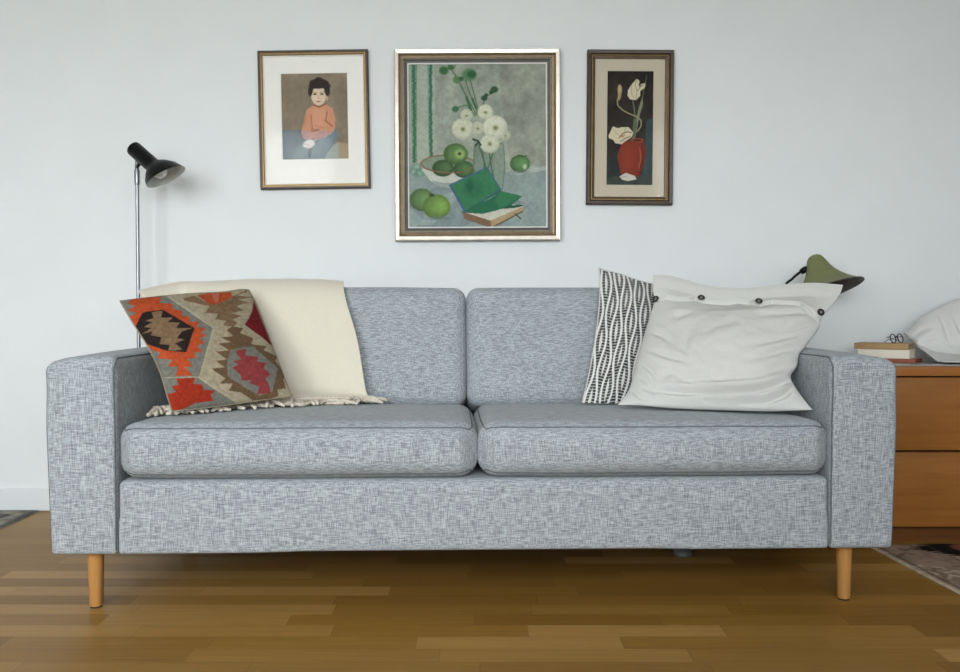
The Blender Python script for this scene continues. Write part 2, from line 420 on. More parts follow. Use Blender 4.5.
# arms
ah = (0.0868, 0.45, 0.246); ar = 0.034
for s in (-1, 1):
    c0 = Vector((s * (0.8930 + 0.0868), 0.45, 0.149 + 0.246)); cr = crown(ah, .002, .006, .006)
    def dfa(p, s=s, c0=c0, cr=cr):
        q = cr(p)
        t = min(1, max(0, (p[2] + ah[2]) / (2 * ah[2])))
        outer = (s * p[0] / ah[0] + 1) / 2
        q.x += s * outer * (-0.012 + (0.014 if s < 0 else 0.013) * t)
        q.z -= 0.009 * outer ** 2 * max(0, t - .5) * 2 * (1 - .75 * (p[1] + ah[1]) / (2 * ah[1]))
        q.z -= .013 * max(0, (outer - .6) / .4) ** 2 * max(0, (t - .7) / .3)
        return q + c0
    def arf(p, s=s):
        t = min(1, max(0, (p[2] / ah[2] - .2) / .6)); t = t * t * (3 - 2 * t)
        o = min(1, max(0, .5 + s * p[0] / ah[0] * .5))
        return .010 + t * .012
    arm = soft('arm', c0, ah, ar, dfa, sofa, 6, 16, rf=arf)
    hx, hy, hz = ah; xi = -s * hx
    arc = [(xi, -hy + .045 - .045 * math.cos(a), hz - .045 + .045 * math.sin(a)) for a in np.linspace(0, PI / 2, 9)]
    p1 = clean(edge_path(ah, ar, dfa, [(xi, -hy, -hz + .012)] + [tuple(q) for q in arc] + [(xi, hy - .05, hz)], rf=arf))
    p2 = clean(edge_path(ah, ar, dfa, [(-xi, -hy, -hz + .012), (-xi, -hy, hz), (-xi, hy - .05, hz)], rf=arf))
    mb = MB().tube(p1, 0.0022, 6); mb.tube(p2, 0.0012, 6)
    mb.build('seam', M['seam'], arm)
# base
bh = (0.8905, 0.44, 0.0915); bc = Vector((0, 0.442, 0.149 + 0.0915)); bcr = crown(bh, 0, .004, 0, 4)
soft('base', bc, bh, 0.016, lambda p: bcr(p) + bc + Vector((0, 0, 0.003 if p[2] < 0 and abs(p[0]) < .5 else 0)), sofa, 4, 16, rf=lambda p: .008 if p[2] < 0 else .016)
# backrest behind the cushions
kh = (0.8905, 0.055, 0.285); kc = Vector((0, 0.845, 0.161 + 0.285)); kcr = crown(kh, 0, .004, .004)
soft('backrest', kc, kh, 0.03, lambda p: kcr(p) + kc, sofa, 4, 10)
# seat cushions
sh_ = (0.4465, 0.305, 0.070); sr = 0.047
SEATS = []
for i, xc in enumerate((-0.4475, 0.4475)):
    c0 = Vector((xc, 0.293, 0.405)); cr = crown(sh_, .005, .016, .012, 2.4)
    def dfs(p, c0=c0, cr=cr, i=i):
        q = cr(p)
        fx = abs(p[0] / sh_[0]); fy = -p[1] / sh_[1]
        if fx > .9 and fy > .85:
            k = (fx - .9) / .1 * (fy - .85) / .15
            q.y += 0.020 * k; q.x -= math.copysign(0.004 * k, p[0])
        q.z += 0.0012 * nz(p[0] * 9 + i * 5, p[1] * 9, p[2] * 9)
        t = (p[1] + sh_[1]) / (2 * sh_[1])
        if p[2] > 0: q.z -= 0.016 * t
        return q + c0
    cu = soft('seat_cushion', c0, sh_, sr, dfs, sofa, 6, 22)
    hx, hy, hz = sh_
    mb = MB()
    for zz in (hz, -hz):
        mb.tube(clean(edge_path(sh_, sr, dfs, [(-hx, hy - .06, zz), (-hx, -hy, zz), (hx, -hy, zz), (hx, hy - .06, zz)])), 0.0019, 6)
    mb.build('piping', M['fabric'] if False else M['seam'], cu)
    SEATS.append(cu)
# back cushions
kb = (0.4285, 0.09, 0.193); LEAN = math.radians(17.5)
RX = Matrix.Rotation(-LEAN, 4, 'X')
BACKS = []
for i, (xa, xb) in enumerate(((-0.888, -0.0215), (-0.0195, 0.888))):
    h = ((xb - xa) / 2, 0.09, 0.196); cr = crown(h, .002, .018, .004, 2.4)
    c0 = Vector(((xa + xb) / 2, 0.666, 0.626))
    def dfb(p, h=h, c0=c0, cr=cr, i=i):
        q = cr(p)
        q.y += 0.003 * nz(p[0] * 5 + i * 9, p[2] * 7, 2.3)
        return (RX @ q) + c0
    cu = soft('back_cushion', c0, h, 0.04, dfb, sofa, 6, 20)
    hx, hy, hz = h
    mb = MB()
    mb.tube(clean(edge_path(h, .04, dfb, [(-hx, -hy, -hz + .05), (-hx, -hy, hz), (hx, -hy, hz), (hx, -hy, -hz + .05)])), 0.0012, 6)
    mb.build('piping', M['fabric'], cu)
    BACKS.append(cu)
# legs
for (lx, ly) in ((-.970, .062), (.958, .062), (-.970, .84), (.958, .84)):
    T = Matrix.Translation((lx, ly, 0))
    lg = MB().lathe([(0, .004), (.0155, .004), (.0165, .006), (.0205, .155), (0, .155)], 28, 0, T).build('leg', M['legwood'], sofa, auto=40)
    MB().lathe([(0, 0), (.0145, 0), (.0145, .004), (0, .004)], 24, 0, T).build('glide_pad', M['blackpad'], lg, auto=40)
for (lx, ly) in ((.645, .47), (.99 - .02, .60)):
    T = Matrix.Translation((lx if lx < .9 else .80, ly, 0))
    MB().lathe([(0, 0), (.024, 0), (.030, .006), (.030, .016), (.022, .024), (.012, .03), (.012, .17), (0, .17)], 20, 0, T).build('support_foot', M['plastic_pale'], sofa, auto=40)

def bvh(objs):
    V = []; Fc = []
    for o in objs:
        b = len(V); m_ = wm(o)
        V += [m_ @ v.co for v in o.data.vertices]; Fc += [tuple(i + b for i in p.vertices) for p in o.data.polygons]
    return BVHTree.FromPolygons(V, Fc)
SEAT_T = bvh(SEATS)
def seat_z(x, y, default=0.478):
    h = SEAT_T.ray_cast(Vector((x, y, 0.75)), Vector((0, 0, -1)))
    return h[0].z if h[0] is not None else default

# ------------------------------------------------------------------ painter (patterns of rugs, cushions, pictures)
class Canvas:
    def __init__(s, w, h, col, ox=0, oy=0, k=1.0):
        s.W, s.H = int(w * k), int(h * k); s.k = k; s.ox, s.oy = ox, oy
        s.a = np.empty((s.H, s.W, 3)); s.a[:] = col
        yy, xx = np.mgrid[0:s.H, 0:s.W]; s.X = xx / k + ox; s.Y = yy / k + oy
    def _put(s, mask, col, al=1.0):
        m = (mask * al)[..., None]; s.a = s.a * (1 - m) + np.asarray(col, float) * m
    def poly(s, pts, col, al=1.0):
        m = np.zeros((s.H, s.W), bool); n = len(pts)
        for i in range(n):
            x1, y1 = pts[i]; x2, y2 = pts[(i + 1) % n]
            if y1 == y2: continue
            c = ((y1 > s.Y) != (y2 > s.Y)) & (s.X < (x2 - x1) * (s.Y - y1) / (y2 - y1) + x1)
            m ^= c
        s._put(m.astype(float), col, al)
    def ell(s, cx, cy, rx, ry, col, al=1.0, soft=0.08, rot=0.0):
        c, n = math.cos(math.radians(rot)), math.sin(math.radians(rot))
        dx, dy = s.X - cx, s.Y - cy
        d = np.sqrt(((dx * c + dy * n) / rx) ** 2 + ((-dx * n + dy * c) / ry) ** 2)
        s._put(np.clip((1 + soft - d) / (2 * soft), 0, 1), col, al)
    def line(s, pts, w, col, al=1.0):
        D = np.full((s.H, s.W), 1e9)
        for (x1, y1), (x2, y2) in zip(pts, pts[1:]):
            vx, vy = x2 - x1, y2 - y1; l2 = vx * vx + vy * vy + 1e-9
            t = np.clip(((s.X - x1) * vx + (s.Y - y1) * vy) / l2, 0, 1)
            D = np.minimum(D, np.hypot(s.X - x1 - t * vx, s.Y - y1 - t * vy))
        s._put(np.clip(w / 2 + .5 / s.k - D, 0, 1 / s.k) * s.k, col, al)
    def noise(s, amp, cell, seed=0, mono=True):
        r = np.random.RandomState(seed); gh, gw = int(s.H / (cell * s.k)) + 3, int(s.W / (cell * s.k)) + 3
        g = r.rand(gh, gw, 1 if mono else 3) - .5
        fy = np.arange(s.H) / (cell * s.k); fx = np.arange(s.W) / (cell * s.k)
        iy, ix = fy.astype(int), fx.astype(int); ty, tx = (fy - iy)[:, None, None], (fx - ix)[None, :, None]
        v = (g[iy][:, ix] * (1 - tx) + g[iy][:, ix + 1] * tx) * (1 - ty) + (g[iy + 1][:, ix] * (1 - tx) + g[iy + 1][:, ix + 1] * tx) * ty
        s.a = s.a * (1 + amp * 2 * v)
    def sample(s, x, y):
        fx = np.clip((np.asarray(x) - s.ox) * s.k, 0, s.W - 1.001); fy = np.clip((np.asarray(y) - s.oy) * s.k, 0, s.H - 1.001)
        ix, iy = fx.astype(int), fy.astype(int); tx, ty = (fx - ix)[..., None], (fy - iy)[..., None]
        A = s.a
        return (A[iy, ix] * (1 - tx) + A[iy, ix + 1] * tx) * (1 - ty) + (A[iy + 1, ix] * (1 - tx) + A[iy + 1, ix + 1] * tx) * ty
def art_panel(cv, w, h, y):
    """flat picture of w x h metres centred on the frame, facing -y"""
    nx, ny = cv.W, cv.H
    xs = np.linspace(-w / 2, w / 2, nx); zs = np.linspace(h / 2, -h / 2, ny)
    V = [(x, y, z) for z in zs for x in xs]
    Fc = [(j * nx + i, (j + 1) * nx + i, (j + 1) * nx + i + 1, j * nx + i + 1) for j in range(ny - 1) for i in range(nx - 1)]
    return V, Fc, lin(np.clip(cv.a.reshape(-1, 3), 0, 255))

# ------------------------------------------------------------------ pictures
def moulding(w, h, prof):
    """mitred frame: prof = [(inset, out, material)], out is distance towards the room"""
    V = []; Fc = []; mi = []
    for (t, o, m_) in prof:
        V += [(-w / 2 + t, -o, h / 2 - t), (w / 2 - t, -o, h / 2 - t), (w / 2 - t, -o, -h / 2 + t), (-w / 2 + t, -o, -h / 2 + t)]
    for i in range(len(prof) - 1):
        for k in range(4):
            a, b_ = i * 4 + k, i * 4 + (k + 1) % 4
            Fc.append((a, a + 4, b_ + 4, b_)); mi.append(prof[i + 1][2])
    return V, Fc, mi
def quad(w, h, y):
    return [(-w / 2, y, h / 2), (-w / 2, y, -h / 2), (w / 2, y, -h / 2), (w / 2, y, h / 2)], [(0, 1, 2, 3)]
def ring(w, h, w2, h2, y, t, cx=0, cz=0):
    """mat board with a bevelled window"""
    V = []
    for (a, b_, yy) in ((w, h, y), (w2, h2, y), (w2 - .003, h2 - .003, y + t)):
        ox, oz = (cx, cz) if a != w else (0, 0)
        V += [(-a / 2 + ox, yy, b_ / 2 + oz), (a / 2 + ox, yy, b_ / 2 + oz), (a / 2 + ox, yy, -b_ / 2 + oz), (-a / 2 + ox, yy, -b_ / 2 + oz)]
    Fc = []
    for i in range(2):
        for k in range(4):
            a, b_ = i * 4 + k, i * 4 + (k + 1) % 4; Fc.append((a, a + 4, b_ + 4, b_))
    return V, Fc
DW = 3.20
def picture(name, px, size, rot, label, prof, mats, inner, backd=.006):
    c = P(px[0], px[1], DW); k = DW / F_PX
    w, h = size[0] * k, size[1] * k
    root = empty(name, (c.x, YB, c.z), (0, math.radians(rot), 0), label, 'picture', 'framed pictures hung over the sofa')
    V, Fc, mi = moulding(w, h, prof)
    mesh('frame', V, Fc, mats, root, smooth=False, mi=mi)
    mesh('backing_board', *quad(w - .012, h - .012, -.003), M['backing'], root, smooth=False)
    return root, w, h, k
# --- left: child portrait
cv = Canvas(480, 607, (140, 126, 107), 30, 38, 0.42)
cv.noise(.10, 120, 3); cv.noise(.05, 20, 4)
cv.poly([(30, 432), (230, 432), (230, 650), (30, 650)], (104, 114, 120)); cv.noise(.03, 16, 5)  # blue-grey lower left: print tone plus part of a window reflection, painted in
cv.poly([(330, 600), (360, 560), (430, 520), (515, 540), (515, 650), (330, 650)], (170, 150, 122))
cv.poly([(330, 610), (370, 560), (432, 524), (438, 650), (330, 650)], (160, 166, 160))
cv.poly([(108, 600), (135, 560), (190, 510), (270, 490), (420, 425), (430, 470), (425, 500), (380, 560), (345, 610), (338, 650), (112, 650)], (112, 128, 136))
cv.ell(300, 560, 70, 42, (134, 148, 150), .8, .3, -30); cv.ell(160, 590, 45, 50, (138, 150, 148), .8, .3)
cv.line([(235, 560), (225, 645)], 18, (78, 90, 96), .8); cv.line([(330, 540), (300, 610)], 9, (92, 106, 114), .7)
sw = [(212, 292), (250, 268), (300, 262), (348, 254), (396, 288), (414, 350), (412, 420), (395, 455), (330, 490), (250, 492), (190, 478), (168, 448), (182, 400), (196, 340)]
cv.poly(sw, (203, 146, 116))
cv.ell(300, 350, 55, 80, (212, 158, 128), .7, .4); cv.line([(240, 330), (248, 420), (232, 460)], 9, (166, 98, 70), .7)
cv.line([(355, 310), (345, 370), (390, 410)], 10, (160, 92, 66), .8); cv.line([(330, 365), (380, 400)], 7, (172, 104, 76), .7)
cv.line([(205, 330), (190, 400)], 8, (176, 108, 78), .6); cv.line([(270, 400), (330, 420)], 6, (176, 112, 84), .6)
cv.poly([(165, 448), (186, 430), (252, 452), (246, 504), (182, 494)], (184, 146, 138)); cv.poly([(256, 462), (330, 438), (394, 448), (345, 486), (262, 508)], (180, 142, 136))
cv.line([(255, 440), (290, 432)], 12, (112, 84, 76), .8)
cv.ell(222, 532, 44, 30, (220, 212, 206), 1, .2, -15); cv.line([(190, 530), (235, 545)], 5, (170, 160, 156), .7)
cv.ell(300, 250, 36, 24, (178, 138, 110), 1, .2); cv.line([(262, 258), (300, 276), (345, 254)], 9, (120, 78, 58), .8)
cv.ell(298, 192, 53, 70, (218, 194, 170), 1, .08); cv.ell(275, 200, 24, 40, (226, 206, 184), .6, .5); cv.ell(358, 212, 10, 18, (196, 160, 134), 1, .2)
hair = (48, 40, 36)
cv.ell(300, 112, 64, 34, hair, 1, .14); cv.ell(242, 152, 17, 46, hair, 1, .2, 8); cv.ell(358, 148, 20, 50, hair, 1, .2, -6); cv.ell(270, 132, 22, 14, hair, .9, .3, -20); cv.ell(330, 130, 20, 12, hair, .9, .3, 20); cv.ell(300, 84, 26, 18, hair, 1, .3)
cv.ell(262, 105, 26, 20, hair, 1, .3); cv.ell(350, 105, 26, 16, hair, .9, .3, 30); cv.ell(372, 128, 14, 12, hair, .8, .3)
cv.ell(272, 184, 13, 6, (92, 72, 62), 1, .3); cv.ell(322, 184, 13, 6, (92, 72, 62), 1, .3)
cv.line([(256, 170), (286, 172)], 4, (110, 88, 74), .7); cv.line([(310, 172), (338, 168)], 4, (110, 88, 74), .7)
cv.line([(298, 190), (294, 215), (304, 216)], 4, (184, 150, 126), .8); cv.ell(297, 236, 16, 5, (176, 118, 104), 1, .3)
root, w, h, k = picture('framed_photograph', (314, 119.5), (109.5, 137), -0.9,
    'small gilt and brown framed photo of a seated child in an orange jumper', [(0, 0, 0), (0, .02, 0), (.003, .023, 0), (.0085, .023, 0), (.010, .019, 1), (.015, .019, 1), (.0165, .015, 0), (.0185, .015, 1), (.022, .011, 2), (.022, .004, 2)],
    [M['brown'], M['gold'], M['slip_white']], None)
pw, ph = 66.5 * k, 85.5 * k; ox, oz = (314.3 - 314) * k, (119.5 - 115.7) * k
mesh('mat_board', *ring(w - .040, h - .040, pw, ph, -.0085, .0015, ox, oz), M['mat_white'], root, smooth=False)
V, Fc, vc = art_panel(cv, pw, ph, -.006); V = [(a + ox, b_, c + oz) for (a, b_, c) in V]
mesh('photograph', V, Fc, M['artprint'], root, smooth=False, vcol=vc)
mesh('glass', *quad(w - .042, h - .042, -.0105), M['glass'], root, smooth=False)

# --- middle: still life in oils
cv = Canvas(440, 512, (150, 158, 144), 77, 78, 0.66)
cv.poly([(360, 78), (517, 78), (517, 395), (400, 395), (380, 250)], (141, 145, 132), .8)
cv.noise(.10, 45, 11); cv.noise(.06, 14, 12)
cv.poly([(77, 78), (160, 78), (165, 400), (77, 400)], (158, 168, 152), .8)
cv.poly([(77, 395), (160, 400), (300, 400), (385, 404), (420, 412), (517, 398), (517, 590), (77, 590)], (140, 154, 150))
cv.poly([(380, 404), (420, 412), (517, 396), (517, 408), (425, 424), (384, 414)], (168, 176, 168))
cv.poly([(77, 520), (160, 460), (250, 470), (300, 560), (240, 590), (150, 590)], (122, 136, 138), .8)
cv.poly([(150, 500), (230, 470), (250, 480), (140, 590), (110, 590)], (158, 170, 166), .6)
cv.noise(.05, 22, 13)
for (xa, xb) in ((86, 106), (139, 153)):
    cv.poly([(xa, 78), (xb, 78), (xb - 3, 385), (xa + 2, 385)], (104, 138, 112), .75)
    for i in range(90):
        yy = 80 + i * 3.4; x = xa + (xb - xa) * (.35 + .3 * random.random() + (.2 if xb > 120 else 0)); cv.ell(x, yy, 4.5, 2.4, (52, 98, 76), .8, .3)
cv.poly([(107, 78), (137, 78), (137, 385), (107, 390)], (162, 170, 156), .7)
for (x, y, r) in ((100, 398, 16), (92, 412, 14), (112, 416, 16), (120, 408, 12)): cv.ell(x, y, r, r * .8, (98, 132, 116), .6, .3); cv.ell(x + 2, y, r * .5, r * .4, (160, 174, 160), .7, .4)
# bowl
cv.ell(205, 440, 80, 30, (116, 130, 130), .5, .4)
cv.poly([(114, 384), (122, 410), (145, 440), (175, 458), (220, 464), (262, 450), (282, 425), (290, 388)], (186, 191, 180))
cv.poly([(150, 440), (175, 458), (220, 464), (262, 450), (280, 428), (230, 446), (190, 448)], (136, 148, 142), .8)
cv.ell(202, 388, 88, 29, (132, 98, 78), 1, .03); cv.ell(202, 389, 84, 26, (128, 142, 124), 1, .04)
def apple(x, y, rx, ry, c, hx=.3):
    c = np.array(c, float); cv.ell(x, y, rx, ry, c * .72, 1, .05); cv.ell(x + rx * .08, y - ry * .06, rx * .86, ry * .84, c, .9, .3)
    cv.ell(x + rx * hx, y - ry * .05, rx * .42, ry * .5, np.minimum(c * 1.18, 235), .7, .6)
apple(186, 402, 34, 26, (74, 100, 66)); apple(252, 406, 33, 26, (78, 106, 70)); apple(226, 358, 38, 33, (94, 124, 76))
cv.ell(240, 358, 15, 13, (156, 178, 112), .8, .4); cv.ell(239, 357, 6, 5, (66, 82, 50), 1, .3)
cv.line([(114, 386), (130, 402), (165, 412), (205, 417), (250, 414), (284, 398)], 3, (136, 96, 76))
# stems, vase, blooms
for pts in ([(236, 130), (262, 180), (294, 236)], [(258, 128), (276, 180), (298, 232)], [(272, 122), (288, 180), (302, 232)], [(225, 215), (262, 205), (290, 240)], [(350, 165), (322, 180), (312, 212)], [(215, 95), (230, 118)], [(190, 95), (222, 92), (228, 80)]):
    cv.line(pts, 3.5, (84, 112, 78))
cv.line([(262, 182), (276, 220)], 8, (62, 104, 74)); cv.line([(280, 186), (292, 216)], 7, (62, 104, 74))
for (x, y, r, c) in ((190, 98, 15, (58, 98, 64)), (212, 88, 10, (62, 100, 66)), (232, 127, 13, (92, 124, 84)), (246, 124, 8, (56, 92, 60)), (270, 112, 22, (86, 124, 84)), (278, 110, 14, (50, 92, 60)), (226, 218, 11, (64, 104, 74)), (350, 158, 12, (56, 82, 58)), (340, 166, 7, (46, 70, 50)), (318, 184, 10, (50, 78, 56)), (324, 175, 6, (46, 70, 50))):
    cv.ell(x, y, r, r * .85, c, .95, .25)
cv.poly([(284, 322), (378, 322), (384, 400), (376, 470), (302, 474), (280, 400)], (112, 130, 114), .75)
cv.poly([(352, 330), (376, 330), (382, 400), (374, 465), (350, 465)], (138, 152, 138), .6)
for pts in ([(300, 330), (330, 420), (340, 470)], [(330, 330), (340, 400), (352, 460)], [(350, 340), (330, 400)], [(310, 340), (318, 400)]): cv.line(pts, 4, (66, 96, 68), .8)
cv.line([(288, 330), (283, 400), (300, 470)], 3, (84, 104, 90), .7); cv.line([(378, 330), (383, 400), (374, 468)], 3, (90, 108, 94), .7)
def bloom(x, y, r, c=(206, 208, 186)):
    c = np.array(c, float); cv.ell(x, y, r, r * .96, c * .86, 1, .06); cv.ell(x - r * .05, y - r * .08, r * .88, r * .82, c, .95, .15)
    for q in (.72, .5): cv.ell(x, y, r * q, r * q, c * .90, .6, .1); cv.ell(x, y - 1, r * (q - .07), r * (q - .07), c * 1.0, .9, .15)
    cv.ell(x, y + 1, r * .26, r * .24, (156, 160, 120), .9, .4); cv.ell(x, y + 1, r * .12, r * .11, (98, 110, 78), .9, .4)
bloom(384, 300, 18, (180, 186, 164)); bloom(262, 238, 21, (184, 190, 168)); bloom(322, 228, 25); bloom(297, 278, 22, (190, 194, 172)); bloom(250, 280, 35, (200, 204, 180)); bloom(353, 276, 39, (210, 212, 192)); bloom(335, 326, 31, (202, 206, 182))
cv.line([(282, 312), (298, 318), (306, 330)], 6, (44, 64, 50)); cv.line([(296, 324), (290, 332)], 5, (44, 64, 50))
apple(430, 389, 31, 27, (90, 128, 82)); cv.line([(424, 362), (440, 366), (452, 364)], 3, (60, 84, 56)); cv.ell(446, 398, 6, 8, (196, 212, 180), .8, .5); cv.ell(428, 414, 34, 5, (108, 122, 116), .6, .4)
apple(118, 500, 38, 35, (98, 126, 82)); apple(165, 522, 43, 38, (112, 144, 76), .35); cv.ell(150, 486, 8, 5, (56, 72, 46), 1, .4); cv.ell(168, 558, 40, 6, (100, 114, 112), .6, .4)
# open book
cv.poly([(240, 545), (350, 596), (460, 520), (420, 500)], (112, 126, 128), .6)
cv.poly([(250, 540), (330, 520), (455, 515), (430, 530), (336, 566)], (190, 190, 176)); cv.poly([(248, 538), (336, 566), (338, 590), (252, 560)], (124, 98, 76)); cv.poly([(336, 566), (442, 522), (442, 534), (340, 590)], (168, 146, 112))
cv.line([(340, 588), (438, 538)], 4, (98, 80, 66)); cv.line([(415, 545), (432, 560)], 4, (70, 80, 70))
cv.poly([(240, 540), (330, 500), (372, 474), (438, 490), (400, 520), (350, 536), (310, 545)], (44, 104, 76)); cv.poly([(372, 474), (438, 490), (362, 530), (352, 500)], (56, 116, 80)); cv.poly([(400, 518), (456, 516), (420, 526), (370, 530)], (40, 84, 66))
cv.poly([(204, 454), (326, 398), (372, 470), (254, 542)], (66, 98, 124)); cv.poly([(212, 456), (324, 404), (366, 468), (258, 534)], (58, 118, 82))
cv.ell(280, 468, 30, 26, (44, 104, 72), .8, .4); cv.ell(270, 456, 12, 18, (38, 90, 64), .8, .5); cv.line([(258, 536), (368, 474)], 4, (44, 96, 72))
for i in range(9): cv.line([(103 + i * 6.4, 583 - (i % 3)), (107 + i * 6.4, 580 + (i % 2) * 3)], 2.2, (92, 106, 102), .8)
cv.noise(.05, 6, 15)
pf = [(0, 0, 0), (0, .030, 1), (.0035, .036, 0), (.016, .034, 0), (.024, .026, 1), (.030, .024, 1), (.034, .028, 0), (.038, .024, 0), (.0385, .018, 2), (.048, .016, 2), (.0485, .02, 3), (.0525, .018, 3), (.0525, .010, 3)]
root, w, h, k = picture('framed_still_life', (477.5, 145.5), (164.5, 189), -0.25,
    'large silver framed still life painting of green apples and white flowers', pf, [M['silver'], M['champagne'], M['slip_dark'], M['slip_white']], None)
pw, ph = w - .104, h - .104
V, Fc, vc = art_panel(cv, pw + .003, ph + .003, -.012)
mesh('painting', V, Fc, M['art'], root, smooth=False, vcol=vc)

# --- right: tulips in a red vase
cv = Canvas(258, 612, (44, 38, 34), 24, 27, 0.55)
cv.noise(.3, 50, 21); cv.noise(.15, 14, 22)
cv.poly([(238, 290), (282, 270), (282, 640), (205, 640), (232, 500)], (54, 76, 76), .9); cv.poly([(25, 480), (90, 450), (110, 590), (25, 620)], (46, 54, 54), .8)
cv.poly([(25, 600), (110, 585), (282, 580), (282, 640), (25, 640)], (64, 72, 66), .9); cv.noise(.15, 18, 23)
st = (156, 146, 108); gr = (104, 112, 84)
cv.line([(166, 185), (176, 250), (180, 300), (168, 380)], 7, gr); cv.poly([(216, 165), (222, 200), (204, 260), (190, 330), (178, 395), (162, 395), (180, 310), (196, 230)], (126, 134, 106))
cv.line([(240, 50), (228, 110), (216, 180)], 3, (120, 118, 92)); cv.poly([(170, 280), (190, 300), (176, 395), (160, 395)], (92, 104, 78))
cv.line([(95, 150), (80, 185), (84, 212), (110, 236), (150, 256), (190, 270), (212, 292), (212, 320), (190, 350)], 7, st); cv.ell(93, 130, 12, 30, (188, 168, 124), 1, .15); cv.ell(92, 160, 10, 26, (170, 152, 112), .9, .2, 10)
fl = (208, 198, 170)
cv.poly([(138, 130), (160, 96), (186, 68), (202, 82), (196, 100), (236, 90), (228, 118), (206, 132), (204, 160), (182, 182), (150, 178), (136, 158)], fl)
cv.line([(186, 72), (178, 100), (186, 130), (182, 178)], 4, (150, 136, 106), .8); cv.line([(234, 92), (206, 112), (190, 132)], 4, (120, 106, 82), .8); cv.line([(160, 98), (156, 140), (168, 172)], 3.5, (156, 142, 114), .8); cv.poly([(196, 100), (212, 98), (202, 116)], (60, 52, 44), .8)
cv.poly([(34, 372), (58, 322), (84, 332), (110, 326), (144, 326), (170, 356), (158, 382), (130, 400), (110, 418), (72, 412), (60, 394), (36, 386)], fl)
cv.line([(92, 384), (108, 362), (136, 350), (160, 356)], 5, (96, 82, 62), .9); cv.line([(100, 404), (122, 388), (152, 376)], 5, (110, 96, 74), .85); cv.ell(112, 374, 12, 6, (166, 128, 78), .85, .4, -30); cv.line([(128, 330), (120, 352)], 3.5, (150, 136, 108), .8); cv.line([(60, 340), (86, 368)], 4, (168, 156, 126), .8)
cv.poly([(122, 404), (225, 400), (242, 452), (230, 520), (204, 590), (108, 590), (82, 480), (100, 428)], (128, 52, 36)); cv.ell(140, 490, 34, 70, (142, 60, 42), .8, .5); cv.poly([(215, 405), (242, 452), (230, 520), (204, 590), (185, 590), (214, 500)], (112, 38, 26), .8)
cv.line([(205, 440), (214, 490), (200, 550)], 5, (186, 112, 86), .8); cv.ell(190, 396, 38, 11, (150, 72, 50), 1, .1); cv.ell(188, 396, 28, 6, (70, 34, 24), 1, .2); cv.line([(165, 396), (172, 380)], 6, gr)
cv.poly([(96, 590), (130, 570), (180, 586), (190, 604), (140, 614), (110, 606)], (204, 198, 186)); cv.line([(100, 596), (135, 588)], 4, (140, 140, 134), .8)
pf = [(0, 0, 0), (0, .022, 0), (.003, .025, 0), (.013, .024, 0), (.017, .018, 0), (.0188, .020, 1), (.0208, .020, 1), (.022, .016, 2), (.030, .014, 2), (.031, .008, 2)]
root, w, h, k = picture('framed_tulip_painting', (630, 127.5), (86, 153), 0.35,
    'narrow brown framed painting of cream tulips in a red vase', pf, [M['brown'], M['gold'], M['bronze']], None)
pw, ph = 46.5 * k, 113.5 * k; ox, oz = (630.6 - 630) * k, (127.5 - 127.4) * k
mesh('mat_board', *ring(w - .056, h - .056, pw, ph, -.0075, .0015, ox, oz), M['mat_beige'], root, smooth=False)
V, Fc, vc = art_panel(cv, pw, ph, -.005); V = [(a + ox, b_, c + oz) for (a, b_, c) in V]
mesh('painting', V, Fc, M['artprint'], root, smooth=False, vcol=vc)
mesh('glass', *quad(w - .058, h - .058, -.0095), M['glass'], root, smooth=False)

